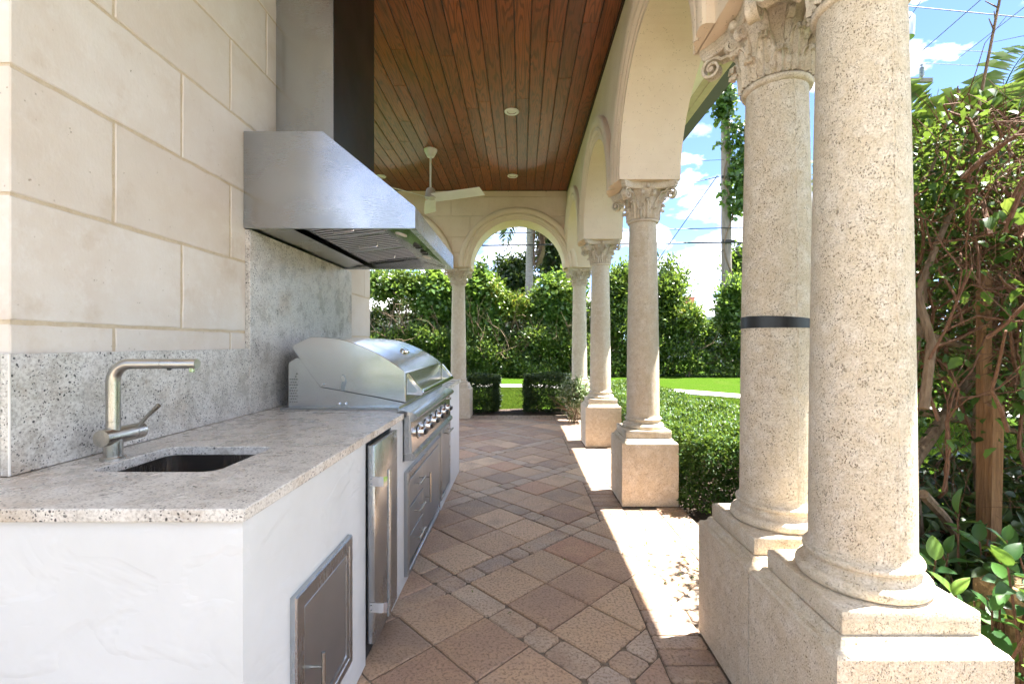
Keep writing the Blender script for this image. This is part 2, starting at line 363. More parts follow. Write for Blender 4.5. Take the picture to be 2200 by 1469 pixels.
MAT['leaf1'] = m_leaf('hedge_leaf', G1, .38, .3); MAT['leaf2'] = m_leaf('vine_leaf', G2, .32, .4); MAT['leaf3'] = m_leaf('croton_leaf', G3, .4)
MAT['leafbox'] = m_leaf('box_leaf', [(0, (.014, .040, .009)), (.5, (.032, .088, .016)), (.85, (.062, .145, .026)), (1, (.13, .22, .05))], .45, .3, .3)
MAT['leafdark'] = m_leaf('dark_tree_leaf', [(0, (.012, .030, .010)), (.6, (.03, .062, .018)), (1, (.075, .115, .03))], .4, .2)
MAT['leafvar'] = m_leaf('variegated_leaf', [(0, (.05, .10, .03)), (.4, (.12, .19, .07)), (.7, (.34, .38, .22)), (1, (.55, .56, .42))], .4, .2)
MAT['frond'] = m_leaf('palm_leaflet', [(0, (.06, .11, .02)), (.5, (.11, .19, .03)), (1, (.20, .28, .055))], .4, .35)
MAT['single_dark'] = m_leaf('single_glossy_leaf', [(0, (.022, .07, .018)), (.5, (.04, .12, .028)), (.85, (.08, .19, .035)), (1, (.20, .32, .05))], .42, .25, .35)
MAT['single_light'] = m_leaf('single_vine_leaf', [(0, (.03, .08, .015)), (.5, (.065, .15, .026)), (.85, (.12, .22, .04)), (1, (.22, .28, .05))], .5, .35, .3)
MAT['grass'] = m_leaf('grass_blade', [(0, (.030, .066, .006)), (.6, (.052, .100, .010)), (1, (.10, .135, .02))], .6, .35, .08)
rnd = random.Random(7)
# ================================================================== ground and paving
CEIL = 3.85
WX0, WX1 = 0.775, 1.245            # arcade wall inner / outer face
CX = 1.01                          # arcade column axis
COLY = [1.806, 3.79, 5.83, 7.93]   # arcade columns (first one paired with a nearer one)
NEARY = 1.36
PW = 0.4425 / 2
FY0, FY1 = 7.70, 8.17              # far wall faces
mb = MB(); S = 600
mb.add([(-S,-S,-.045),(S,-S,-.045),(S,S,-.045),(-S,S,-.045)], [(0,1,2,3)])
lawn = part('lawn', mb, MAT['lawn']); tag(lawn, 'flat green lawn around the loggia reaching the horizon', kind='structure')
mb = MB(); mb.box(-3.45, 1.255, -1.6, 8.12, -.09, -.008)
floor = part('paved_floor', mb, MAT['sand']); tag(floor, 'diagonal paver floor of the loggia with brick borders', kind='structure')
mb = MB(); mb.box(-11, 9, -14, -1.602, -.09, -.006)
tag(part('bounce_terrace', mb, MAT['terr']), 'unseen stone paving added behind the viewpoint to bounce sunlight', kind='structure')  # unseen, added as a sunlit surface that bounces warm light under the roof
# mulch beds
mb = MB()
for (x0, x1, y0, y1) in [(1.256, 3.1, .2, 9.9), (-4.6, 1.25, 8.125, 9.0)]:
    nx, ny = 14, 20; V = []; F = []
    for i in range(nx+1):
        for j in range(ny+1):
            e = 0 if (i in (0, nx) or j in (0, ny)) else 1
            V.append((x0+(x1-x0)*i/nx, y0+(y1-y0)*j/ny, -.04 + e*(.02+.02*rnd.random())))
    for i in range(nx):
        for j in range(ny): F.append((i*(ny+1)+j, (i+1)*(ny+1)+j, (i+1)*(ny+1)+j+1, i*(ny+1)+j+1))
    mb.add(V, F)
bed = part('mulch_bed', mb, MAT['mulch'], smooth=True); tag(bed, 'dark mulch soil under the hedges', kind='structure')
# concrete walk curving across the lawn
pts_walk = pts = [(-9, 14.6), (-4, 14.4), (-.2, 13.95), (2.2, 13.4), (4.1, 12.5), (5.4, 11.2), (7.0, 9.6), (9.5, 8.0), (14, 6.6)]
V = []; F = []
for i, (x, y) in enumerate(pts):
    a = Vector(pts[max(i-1, 0)]); b = Vector(pts[min(i+1, len(pts)-1)]); t = (b-a).normalized(); n = Vector((-t.y, t.x))*.42
    V += [(x+n.x, y+n.y, -.041), (x-n.x, y-n.y, -.041), (x-n.x, y-n.y, -.012), (x+n.x, y+n.y, -.012)]
for i in range(len(pts)-1):
    for k in range(4): F.append((i*4+k, i*4+(k+1)%4, (i+1)*4+(k+1)%4, (i+1)*4+k))
mb = MB().add(V, F)
tag(part('garden_path', mb, MAT['walk']), 'pale concrete path curving across the lawn', kind='structure')

def clip(poly, a, b, c):            # keep a*x+b*y<=c
    out = []
    for i in range(len(poly)):
        p, q = poly[i], poly[(i+1) % len(poly)]; dp = a*p[0]+b*p[1]-c; dq = a*q[0]+b*q[1]-c
        if dp <= 0: out.append(p)
        if (dp < 0 < dq) or (dq < 0 < dp):
            t = dp/(dp-dq); out.append((p[0]+(q[0]-p[0])*t, p[1]+(q[1]-p[1])*t))
    return out
def area(p): return abs(sum(p[i][0]*p[(i+1)%len(p)][1]-p[(i+1)%len(p)][0]*p[i][1] for i in range(len(p))))/2 if len(p) > 2 else 0
def inset(poly, d):
    n = len(poly); s = sum(poly[i][0]*poly[(i+1)%n][1]-poly[(i+1)%n][0]*poly[i][1] for i in range(n))
    if s < 0: poly = poly[::-1]
    cl = []
    for p in poly:
        if not cl or math.dist(p, cl[-1]) > .004: cl.append(p)
    if len(cl) > 2 and math.dist(cl[0], cl[-1]) < .004: cl.pop()
    poly = cl; n = len(poly)
    if n < 3: return []
    out = list(poly)
    for i in range(n):
        p, q = poly[i], poly[(i+1)%n]; dx, dy = q[0]-p[0], q[1]-p[1]; l = math.hypot(dx, dy)
        out = clip(out, dy/l, -dx/l, dy/l*p[0]-dx/l*p[1]-d)
        if len(out) < 3: return []
    return out
def stone_slab(mb, poly, ch, z, round_=0.0):
    """chamfered paver; round_ cuts the corners of tumbled ones"""
    poly = inset(poly, .0028 + .0008*rnd.random())
    if len(poly) < 3 or area(poly) < .0006: return False
    if round_ > 0:
        q = []; n = len(poly)
        for i in range(n):
            p, a, b = poly[i], poly[i-1], poly[(i+1)%n]
            la, lb = math.dist(p, a), math.dist(p, b)
            r = round_*(.6+.8*rnd.random()); ra = min(r, la*.35); rb = min(r, lb*.35)
            q.append((p[0]+(a[0]-p[0])/la*ra, p[1]+(a[1]-p[1])/la*ra)); q.append((p[0]+(b[0]-p[0])/lb*rb, p[1]+(b[1]-p[1])/lb*rb))
        poly = q
    top = inset(poly, ch)
    if len(top) != len(poly):
        c = (sum(p[0] for p in poly)/len(poly), sum(p[1] for p in poly)/len(poly)); k = .93
        top = [(c[0]+(p[0]-c[0])*k, c[1]+(p[1]-c[1])*k) for p in poly]
    else:
        # align starting corner
        j = min(range(len(top)), key=lambda i: math.dist(top[i], poly[0])); top = top[j:]+top[:j]
    n = len(poly); tx, ty = (rnd.random()-.5)*.006, (rnd.random()-.5)*.006
    cx = sum(p[0] for p in poly)/n; cy_ = sum(p[1] for p in poly)/n
    def zz(p, base): return base + (p[0]-cx)*tx + (p[1]-cy_)*ty
    V = [(p[0], p[1], -.03) for p in poly] + [(p[0], p[1], zz(p, z-ch*.8)) for p in poly] + [(p[0], p[1], zz(p, z)) for p in top]
    F = [tuple(range(2*n, 3*n))]
    for i in range(n):
        k = (i+1)%n; F += [(i, k, n+k, n+i), (n+i, n+k, 2*n+k, 2*n+i)]
    mb.add(V, F); return True
ZONES = [(NEARY-PW-.17, COLY[0]+PW+.17)] + [(y-PW-.165, y+PW+.15) for y in COLY[1:3]] + [(COLY[3]-PW-.165, 9.0)]
ZX = 0.568; FX1 = 1.045; FYE = 7.62
FOOT = [(-9, -.64, 1.05, 4.52)]    # hidden under the counter and the pier
s2 = 1/math.sqrt(2)
def uv2xy(u, v): return ((u-v)*s2, (u+v)*s2)
T, ST, PER = .2875, .1345, .997
cells = []                          # (poly in uv rect, kind)
for iu in range(-8, 9):
    for iv in range(-8, 12):
        u0 = 1.528 + iu*PER; v0 = 2.055 + iv*PER
        for a in range(3):
            for b in range(3): cells.append((u0+a*T, u0+(a+1)*T, v0+b*T, v0+(b+1)*T, 0))
        # strips: along v (constant u) and along u (constant v), irregular lengths
        cut = [0, .134, .134+.215, .134+.215+.134, 3*T] if (iu+iv) % 2 else [0, .215, .215+.134, .215+.134+.215, 3*T]
        for a in range(4): cells.append((u0+3*T, u0+PER, v0+cut[a], v0+cut[a+1], 1))
        cut = [0, .215, .35, .35+.215, 3*T] if (iu+2*iv) % 2 else [0, .134, .35, .35+.134, 3*T]
        for a in range(4): cells.append((u0+cut[a], u0+cut[a+1], v0+3*T, v0+PER, 1))
        cells.append((u0+3*T, u0+PER, v0+3*T, v0+PER, 1))
todo = []
for (u0, u1, v0, v1, k) in cells:
    poly = [uv2xy(u0, v0), uv2xy(u1, v0), uv2xy(u1, v1), uv2xy(u0, v1)]
    cx = sum(p[0] for p in poly)/4; cy_ = sum(p[1] for p in poly)/4
    if not (-3.7 < cx < 1.4 and -1.8 < cy_ < 8): continue
    for a, b, c in ((1, 0, FX1), (-1, 0, 3.4), (0, 1, FYE), (0, -1, 1.55)): poly = clip(poly, a, b, c) if len(poly) > 2 else []
    if area(poly) < .0012: continue
    if any(x0 < min(p[0] for p in poly) and max(p[0] for p in poly) < x1 and y0 < min(p[1] for p in poly) and max(p[1] for p in poly) < y1 for x0, x1, y0, y1 in FOOT): continue
    pieces = [poly]
    for z0, z1 in ZONES:
        new = []
        for q in pieces:
            inz = clip(clip(clip(q, -1, 0, -ZX), 0, -1, -z0) if len(clip(q, -1, 0, -ZX)) > 2 else [], 0, 1, z1) if len(q) > 2 else []
            if area(inz) < 1e-5: new.append(q); continue
            l = clip(q, 1, 0, ZX); rr = clip(q, -1, 0, -ZX)
            for w in (l, clip(rr, 0, 1, z0) if len(rr) > 2 else [], clip(rr, 0, -1, -z1) if len(rr) > 2 else []):
                if area(w) > .0008: new.append(w)
        pieces = new
    for q in pieces:
        cx = sum(p[0] for p in q)/len(q); cy_ = sum(p[1] for p in q)/len(q)
        todo.append((q, k, cx, cy_))
def seen(q):
    _, k, x, y = q
    if y < 1.25 or x < -.66 - max(0, (y-4.5))*.12: return 1e9 + (y if y > 0 else 100-y)
    return y / math.sqrt(max(area(q[0]), .001))
todo.sort(key=seen)
rest = MB(); npv = 0
for q, k, cx, cy_ in todo:
    z = (rnd.random()-.5)*.0035
    if npv < 290:
        m = MB()
        if stone_slab(m, q, .006 if k else .0045, z, .016 if k else .004):
            part('paver', m, MAT['cobble'] if k else MAT['paver'], floor, fixn=False); npv += 1
    else: stone_slab(rest, q, .006, z, 0)
part('more_pavers', rest, MAT['paver'], floor, kind='stuff', fixn=False)
# border bricks
def brick_rect(x0, x1, y0, y1):
    m = MB()
    if stone_slab(m, [(x0, y0), (x1, y0), (x1, y1), (x0, y1)], .0055, (rnd.random()-.5)*.003, .008): part('brick', m, MAT['brick'], floor, fixn=False)
for z0, z1 in ZONES[:3]:
    n = round((z1-z0)/.098); d = (z1-z0)/n
    for i in range(n):
        y0 = z0+i*d; o = (i % 2)*.06
        brick_rect(ZX, ZX+.222, y0, y0+d)
        if i in (0, n-1):
            brick_rect(ZX+.222, ZX+.341, y0, y0+d); brick_rect(ZX+.341, FX1, y0, y0+d)
ys = [y for z in ZONES for y in z]
def run_out(a, b):
    n = max(1, round((b-a)/.103)); d = (b-a)/n
    for i in range(n): brick_rect(FX1, 1.25, a+i*d, a+(i+1)*d)
for a, b in ((ZONES[0][1]-.17, ZONES[1][0]+.165), (ZONES[1][1]-.15, ZONES[2][0]+.165), (ZONES[2][1]-.15, ZONES[3][0]+.165)): run_out(a, b)
for row, (y0, y1) in enumerate(((FYE, FYE+.1), (FYE+.1, FYE+.305), (FYE+.305, FYE+.49))):
    w = .205 if row == 0 else .103
    x = -1.75 + (0 if row != 2 else .05)
    while x < (ZX if row < 9 else 1.2):
        x1 = min(x+w, ZX)
        if x1-x > .03: brick_rect(x, x1, y0, y1)
        x += w
for y0 in (ZONES[3][0], ZONES[3][0]+.1, ZONES[3][0]+.2, ZONES[3][0]+.3): brick_rect(ZX, ZX+.205, y0, min(y0+.1, 8.1))

# ================================================================== stone pier (left wall) with blocks
GX, GX_S = -1.389, -1.415            # granite face, stone face
PY0, PY1 = 1.262, 4.267
pier = thing('stone_wall', 'tall cream limestone block wall behind the grill counter', 'wall', (GX_S, (PY0+PY1)/2, 0))
part('wall_core', MB().box(-3.4, GX_S-.012, PY0+.012, PY1-.012, 0, CEIL+.3), MAT['mortar'], pier)
part('mortar_bed', MB().box(-3.39, GX_S-.0035, PY0+.0035, PY1-.0035, .3, CEIL+.2), MAT['mortar'], pier)
ROW = .357; z0 = 1.337 - 3*ROW; JW = .0095
def ragged_block(x_face, y0, y1, z0, z1, depth=.04):
    """one stone with slightly uneven chipped edges on the +X face"""
    m = MB(); ny, nz = 10, 6; V = []; jag = lambda: (rnd.random()**2)*.004
    per = []
    for i in range(ny): per.append((y0+(y1-y0)*i/ny, z0+jag()))
    for i in range(nz): per.append((y1-(jag() if y1 < PY1-.001 else 0), z0+(z1-z0)*i/nz))
    for i in range(ny): per.append((y1-(y1-y0)*i/ny, z1-jag()))
    for i in range(nz): per.append((y0+(jag() if y0 > PY0+.001 else 0), z1-(z1-z0)*i/nz))
    n = len(per); cyy, czz = (y0+y1)/2, (z0+z1)/2
    def ins(p, d): return (p[0]+(d if p[0] < cyy else -d)*(1 if min(abs(p[0]-y0), abs(p[0]-y1)) < .012 else 0), p[1]+(d if p[1] < czz else -d)*(1 if min(abs(p[1]-z0), abs(p[1]-z1)) < .012 else 0))
    V = [(x_face-depth, p[0], p[1]) for p in per] + [(x_face-.003, p[0], p[1]) for p in per] + [(x_face, *ins(p, .0035)) for p in per]
    F = [tuple(range(2*n, 3*n))]
    for i in range(n):
        k = (i+1) % n; F += [(i, k, n+k, n+i), (n+i, n+k, 2*n+k, 2*n+i)]
    return m.add(V, F)
for r in range(0, 13):
    a = z0 + r*ROW; b = a+ROW
    if a > CEIL: break
    b = min(b, CEIL+.05)
    joints = [PY0]; y = 1.5865 if (r % 2) == 0 else 1.2695+.6325
    while y < PY1-.1: joints.append(y); y += .6325
    joints.append(PY1)
    for i in range(len(joints)-1):
        ya = joints[i] + (JW/2 if i else 0); yb = joints[i+1] - (JW/2 if i < len(joints)-2 else 0)
        if b < .9: continue
        part('stone_block', ragged_block(GX_S, ya, yb, a+JW/2, b-JW/2), MAT['block'], pier)
    # end face towards the viewer
    m = MB().box(-2.05, GX_S-.0405, PY0, PY0+.04, a+JW/2, b-JW/2, .003)
    part('stone_block', m, MAT['block'], pier)

# ================================================================== columns
def leaf_strip(w0, h, curl, r0, r1):
    """acanthus leaf standing on the bell at angle 0 (+X): grid across u, along v"""
    nu, nv = 10, 11; V = []; F = []
    for j in range(nv+1):
        v = j/nv
        if v < .72:
            t = v/.72; z = h*t; rr = r0+(r1-r0)*t*t + .012
        else:
            t = (v-.72)/.28; ang = t*R_(205); cr = curl
            z = h + cr*math.sin(ang); rr = r1+.012+cr*(1-math.cos(ang))
        lob = .72+.28*abs(math.sin(v*math.pi*3.5)); w = w0*lob*(1-.55*max(0, v-.55)/.45)*(.8+.2*math.sin(min(1, v*1.3)*math.pi))
        for i in range(nu+1):
            u = i/nu*2-1
            rid = .007*math.cos(u*math.pi*2.5)*(1-.3*v) + .010*(1-abs(u)) - .004
            y = w*u; V.append((math.sqrt(max(rr*rr-y*y*.8, .0004))+rid, y, z))
    for j in range(nv):
        for i in range(nu): a = j*(nu+1)+i; F.append((a, a+1, a+nu+2, a+nu+1))
    # give it thickness
    n = len(V); V2 = [(x-.012, y*.96, z) for x, y, z in V]; F2 = [tuple(reversed([q+n for q in f])) for f in F]
    rim = []
    for j in range(nv):
        a = j*(nu+1); rim += [(a, a+nu+1, a+nu+1+n, a+n), (a+nu, a+nu+n, a+nu+nu+1+n, a+nu+nu+1)]
    for i in range(nu):
        a = nv*(nu+1)+i; rim.append((a, a+1, a+1+n, a+n))
    return MB().add(V+V2, F+F2+rim)
def volute(rc, zc, rs, turns, wid, stalk):
    """spiral ribbon in the XZ plane, width along Y"""
    pts = [Vector(p) for p in stalk]; n = 26
    for i in range(n+1):
        t = i/n; a = R_(150) - t*turns*2*math.pi; r = rs*(1-t)**.8+.004
        pts.append(Vector((rc+r*math.cos(a), 0, zc+r*math.sin(a))))
    V = []; F = []; k = len(pts)
    for i, p in enumerate(pts):
        d = (pts[min(i+1, k-1)]-pts[max(i-1, 0)]); d = d.normalized() if d.length > 1e-8 else Vector((1, 0, 0)); nrm = Vector((-d.z, 0, d.x))
        th = .007*(1-.5*i/k); w = wid*(1-.15*i/k) + (0.006*i/k)
        for (sn, sy) in ((1, -1), (1, -.7), (.35, 0), (1, .7), (1, 1), (-1, 1), (-1, -1)):
            V.append((p.x+nrm.x*th*sn, sy*w, p.z+nrm.z*th*sn))
    m = 7
    for i in range(k-1):
        for j in range(m): F.append((i*m+j, i*m+(j+1) % m, (i+1)*m+(j+1) % m, (i+1)*m+j))
    F += [tuple(range(m)), tuple(reversed([(k-1)*m+j for j in range(m)]))]
    mb = MB().add(V, F); mb.cyl((rc, -wid*1.05, zc), (rc, wid*1.05, zc), .009, 10); return mb
def build_column():
    t = thing('column', 'x', 'column', (0, 0, 0))
    w = PW
    m = MB()
    def ring(h, z): return [(-h, -h, z), (h, -h, z), (h, h, z), (-h, h, z)]
    prof = [(w-.004, 0), (w, .006), (w, .488), (w-.006, .497), (w-.018, .500), (w-.026, .508), (w-.030, .520), (w-.036, .5245), (.170, .5245)]
    V = []; F = []
    for h, z in prof: V += ring(h, z)
    for i in range(len(prof)-1):
        for j in range(4): F.append((i*4+j, i*4+(j+1) % 4, (i+1)*4+(j+1) % 4, (i+1)*4+j))
    F += [(3, 2, 1, 0), tuple(range(len(V)-4, len(V)))]
    part('pedestal', MB().add(V, F), MAT['cast'], t)
    part('plinth', MB().box(-.181, .181, -.181, .181, .524, .586, .006, 2), MAT['cast'], t, True)
    prof = [(.150, .585)] + [(.150+.018*math.cos(a), .606+.020*math.sin(a)) for a in [R_(x) for x in range(-90, 91, 20)]] + \
           [(.146, .628), (.139, .636), (.137, .644), (.141, .650)] + [(.138+.011*math.cos(a), .662+.011*math.sin(a)) for a in [R_(x) for x in range(-80, 91, 24)]] + [(.137, .675), (.134, .682), (.1325, .694)]
    part('base_moulding', MB().lathe(prof, 48), MAT['cast'], t, True, ang=50)
    def rad(z): s = (z-.69)/1.58; return .1325 - .0225*s**1.25 + .0015*math.sin(s*math.pi)
    prof = [(rad(.69+1.58*i/24), .69+1.58*i/24) for i in range(25)]
    sh = part('shaft', MB().lathe(prof, 56), MAT['cast'], t, True)
    V = []; F = []
    for i in range(41):
        z = .692+1.574*i/40; a = R_(-90+5+1.0*math.sin(i*.9)); hw = .0035+.0015*rnd.random(); r = rad(z)
        for k, (o, e) in enumerate(((-2, -.002), (-1, .0014), (1, .0014), (2, -.002))):
            da = o*hw/r; V.append(((r+e)*math.cos(a+da), (r+e)*math.sin(a+da), z))
    for i in range(40):
        for k in range(3): F.append((i*4+k, i*4+k+1, (i+1)*4+k+1, (i+1)*4+k))
    part('seam', MB().add(V, F), MAT['cast'], sh, fixn=False)
    z = 2.268
    bell = [(.112, 2.27), (.112, 2.30), (.114, 2.36), (.122, 2.42), (.140, 2.475), (.165, 2.512), (.172, 2.522)]
    cap = part('capital', MB().lathe(bell, 40), MAT['cast'], t, True)
    part('astragal', MB().lathe([(.108, z-.006)]+[(.113+.014*math.cos(a), z+.008+.013*math.sin(a)) for a in [R_(q) for q in range(-90, 91, 20)]]+[(.110, z+.024)], 44), MAT['cast'], cap, True)
    ab = []
    for q in range(4):
        a0 = R_(45+90*q); tdir = a0+math.pi/2
        for sgn in (-1, 1): ab.append((.300*math.cos(a0)+sgn*.020*math.cos(tdir), .300*math.sin(a0)+sgn*.020*math.sin(tdir)))
        a1 = R_(90+90*q)
        for f in (-.6, -.3, 0, .3, .6):
            dd = .165 + .065*f*f; ab.append((dd*math.cos(a1)-f*.215*math.cos(a1+math.pi/2)*-1, dd*math.sin(a1)+f*.215*math.sin(a1+math.pi/2)))
    n = len(ab); V = []; F = []
    lv = [(.93, 2.508), (.97, 2.516), (.975, 2.528), (1.0, 2.534), (1.0, 2.559)]
    for k, zz in lv: V += [(p[0]*k, p[1]*k, zz) for p in ab]
    for i in range(len(lv)-1):
        for j in range(n): F.append((i*n+j, i*n+(j+1) % n, (i+1)*n+(j+1) % n, (i+1)*n+j))
    F += [tuple(reversed(range(n))), tuple((len(lv)-1)*n+j for j in range(n))]
    part('abacus', MB().add(V, F), MAT['cast'], cap)
    l1 = mesh_from('acanthus_leaf', leaf_strip(.042, .070, .016, .113, .120), True, 75); l1.materials.append(MAT['cast'])
    l2 = mesh_from('acanthus_leaf', leaf_strip(.044, .130, .019, .113, .128), True, 75); l2.materials.append(MAT['cast'])
    for k in range(8):
        inst('leaf', l1, Matrix.Translation((0, 0, 2.286)) @ Matrix.Rotation(R_(45*k+22.5), 4, 'Z'), cap)
        inst('leaf', l2, Matrix.Translation((0, 0, 2.288)) @ Matrix.Rotation(R_(45*k), 4, 'Z'), cap)
    vm = mesh_from('corner_volute', volute(.250, 2.464, .043, 1.75, .019, [(.128, 0, 2.385), (.134, 0, 2.425), (.152, 0, 2.464), (.178, 0, 2.490)]), True, 50); vm.materials.append(MAT['cast'])
    hm = mesh_from('inner_helix', volute(.166, 2.474, .020, 1.5, .010, [(.130, 0, 2.40), (.134, 0, 2.44), (.142, 0, 2.47)]), True, 50); hm.materials.append(MAT['cast'])
    for k in range(4):
        inst('volute', vm, Matrix.Rotation(R_(45+90*k), 4, 'Z'), cap)
        for s in (-1, 1): inst('helix', hm, Matrix.Rotation(R_(90*k+s*14), 4, 'Z'), cap)
        f = MB(); c = (.168*math.cos(R_(90*k)), .168*math.sin(R_(90*k)), 2.534); f.lathe([(.004, -.024), (.016, -.018), (.022, -.004), (.019, .01), (.008, .020)], 10, c)
        part('fleuron', f, MAT['cast'], cap, True)
    return t
col0 = build_column()
specs = [((CX, NEARY), 'nearest stone column at the right edge beside the vine thicket', 0),
         ((CX, COLY[0]), 'stone column with a black band around its shaft', 0),
         ((CX, COLY[1]), 'cream Corinthian column next to the wide boxwood hedge, pedestal fully visible', 1),
         ((CX, COLY[2]), 'middle arcade column between the variegated shrub and the nearer pedestal', 2),
         ((CX, COLY[3]), 'corner column where the arcade meets the far wall, behind variegated shrub', 1),
         ((-1.092, COLY[3]), 'far column left of the end arch beyond the grill', 3),
         ((-3.20, COLY[3]), 'farthest left column of the end wall, hidden behind the grill wall', 2)]
for i, ((x, y), lab, q) in enumerate(specs):
    o = col0 if i == 0 else copy_tree(col0)
    o.location = (x, y, 0); o['label'] = lab; o['group'] = 'stone columns of the loggia'
bpy.context.view_layer.update()
# black band on the second column
V = []; F = []; n = 40; cx, cyy = CX, COLY[0]
for i in range(n):
    a = 2*math.pi*i/n; tilt = .006*math.cos(a-R_(200)); h = .019+.004*math.cos(a-R_(190))
    for r, dz in ((.1225, -h), (.1285, -h), (.1285, h), (.1225, h)): V.append((cx+r*math.cos(a), cyy+r*math.sin(a), 1.355+tilt+dz))
for i in range(n):
    j = (i+1) % n
    for k in range(4): F.append((i*4+k, j*4+k, j*4+(k+1) % 4, i*4+(k+1) % 4))
tag(part('strap', MB().add(V, F), MAT['black'], smooth=True), 'black band wrapped around the paired column shaft', 'strap')

# ================================================================== arcade walls
def arch_profile(spans, a0, a1, zs, n=40):
    """bottom polyline of a wall running a0..a1 with semicircular arches (c, R)"""
    pts = [(a0, zs)]
    for c, r in spans:
        for i in range(n+1):
            th = math.pi - math.pi*i/n; pts.append((c+r*math.cos(th), zs+r*math.sin(th)))
    pts.append((a1, zs)); return pts
def wall_mesh(prof, t0, t1, ztop, along):
    V = []; F = []; k = len(prof)
    P = (lambda a, t, z: (t, a, z)) if along == 'y' else (lambda a, t, z: (a, t, z))
    for a, z in prof: V += [P(a, t0, z), P(a, t1, z), P(a, t1, ztop), P(a, t0, ztop)]
    for i in range(k-1):
        b, c = i*4, (i+1)*4
        F += [(b, c, c+3, b+3), (b+1, b+2, c+2, c+1), (b, b+1, c+1, c)]
        F += [(b+3, c+3, c+2, b+2)]
    F += [(0, 3, 2, 1), ((k-1)*4, (k-1)*4+1, (k-1)*4+2, (k-1)*4+3)]
    return MB().add(V, F)
SPR = 2.559
MOLD = [(0, .0), (.0, .010), (.030, .010), (.034, .020), (.058, .022), (.064, .030), (.078, .040), (.096, .040), (.106, .030), (.118, .030), (.126, .044), (.150, .052), (.182, .054), (.198, .048), (.206, .036), (.206, .0)]
def archivolt(c, r, face, sgn, along, n=48, seam=True):
    m = len(MOLD); V = []; F = []
    for i in range(n+1):
        th = math.pi*i/n
        for dr, e in MOLD:
            a = c+(r+dr)*math.cos(th); z = SPR+(r+dr)*math.sin(th); tt = face+sgn*(e if e > 0 else -.004)
            V.append((tt, a, z) if along == 'y' else (a, tt, z))
    for i in range(n):
        for k in range(m-1): F.append((i*m+k, i*m+k+1, (i+1)*m+k+1, (i+1)*m+k))
    F += [tuple(range(m)), tuple(reversed([n*m+k for k in range(m)]))]
    return MB().add(V, F)
jam = [(COLY[i]+.225, COLY[i+1]-.225) for i in range(3)]
spans = [((a+b)/2, (b-a)/2) for a, b in jam]
arc = thing('arcade_wall', 'cream stone arcade wall with three moulded arches on the right', 'wall', (CX, 4.5, SPR))
part('wall_body', wall_mesh(arch_profile(spans, NEARY-.225, FY1, SPR), WX0, WX1, 4.205, 'y'), MAT['arc'], arc)
for c, r in spans: part('archivolt', archivolt(c, r, WX0, -1, 'y'), MAT['arc'], arc, True, ang=28)
fspans = [(-3.20+.235+.793+.03, .80), (-.057, .793)]
fspans = [(-2.146, .80), (-.057, .797)]
end = thing('arched_end_wall', 'far stone end wall with round arches framing the garden', 'wall', (-1, FY0, SPR))
part('wall_body', wall_mesh(arch_profile(fspans, -3.45, WX0-.0005, SPR), FY0, FY1, 4.205, 'x'), MAT['arc'], end)
for c, r in fspans: part('archivolt', archivolt(c, r, FY0, -1, 'x'), MAT['arc'], end, True, ang=28)
# coursed blocks on the face of the end wall, cut around the archivolts
def zarch(x):
    z = SPR
    for c, r in fspans:
        d = (r+.20)**2-(x-c)**2
        if d > 0: z = max(z, SPR+math.sqrt(d))
    return z
rows = [(2.56, 2.80), (2.80, 3.06), (3.06, 3.415), (3.415, 3.745), (3.745, 3.845)]
for ri, (za, zb) in enumerate(rows):
    x = -3.42 + (.32 if ri % 2 else 0); 
    xs = [-3.42]
    while x < WX0-.05:
        if x > -3.40: xs.append(x)
        x += .64
    xs.append(WX0-.002)
    for i in range(len(xs)-1):
        xa, xb = xs[i]+.005, xs[i+1]-.005; n = 14
        runs = []; cur = []
        for k in range(n+1):
            xx = xa+(xb-xa)*k/n; zl = max(za+.005, zarch(xx))
            if zl < zb-.012: cur.append((xx, zl))
            else:
                if len(cur) > 1: runs.append(cur)
                cur = []
        if len(cur) > 1: runs.append(cur)
        for cur in runs:
            poly = cur + [(cur[-1][0], zb-.005), (cur[0][0], zb-.005)]
            part('stone_block', MB().prism(poly, FY0-.014, FY0+.01, 'y'), MAT['arc'], end)

# ================================================================== ceiling
mb = MB().box(-3.44, WX0-.001, 1.14, FY0-.001, CEIL+.006, CEIL+.05)
ceil = part('ceiling', mb, MAT['dark']); tag(ceil, 'stained timber plank ceiling of the loggia', kind='structure')
PIT = .1365; x = WX0-.012; k = 0
lights = [(-.106, 5.07), (-.133, 7.02), (-2.17, 7.04), (-2.17, 5.07)]
while x-PIT > -3.43:
    x0, x1 = x-PIT+.0026, x-.0026
    cuts = [1.15]; y = 1.15 + .6 + rnd.random()*2.6
    while y < FY0-.5: cuts.append(y); y += 1.6+rnd.random()*2.2
    cuts.append(FY0-.014)
    for i in range(len(cuts)-1):
        m = MB(); a, b = cuts[i]+.0012, cuts[i+1]-.0012; z = CEIL+.0015*rnd.random()
        V = [(x0, a, z+.02), (x1, a, z+.02), (x1, b, z+.02), (x0, b, z+.02), (x0, a, z+.006), (x1, a, z+.006), (x1, b, z+.006), (x0, b, z+.006),
             (x0+.005, a+.001, z), (x1-.005, a+.001, z), (x1-.005, b-.001, z), (x0+.005, b-.001, z)]
        F = [(0, 4, 5, 1), (1, 5, 6, 2), (2, 6, 7, 3), (3, 7, 4, 0), (4, 8, 9, 5), (5, 9, 10, 6), (6, 10, 11, 7), (7, 11, 8, 4), (11, 10, 9, 8)]
        part('plank', m.add(V, F), MAT['wood'], ceil)
    x -= PIT
part('edge_trim', MB().box(WX0-.012, WX0-.0015, 1.15, FY0-.014, CEIL-.022, CEIL+.03), MAT['trim'], ceil)
part('edge_trim', MB().box(-3.43, WX0-.0015, FY0-.0135, FY0-.0085, CEIL-.02, CEIL+.03), MAT['trim'], ceil)
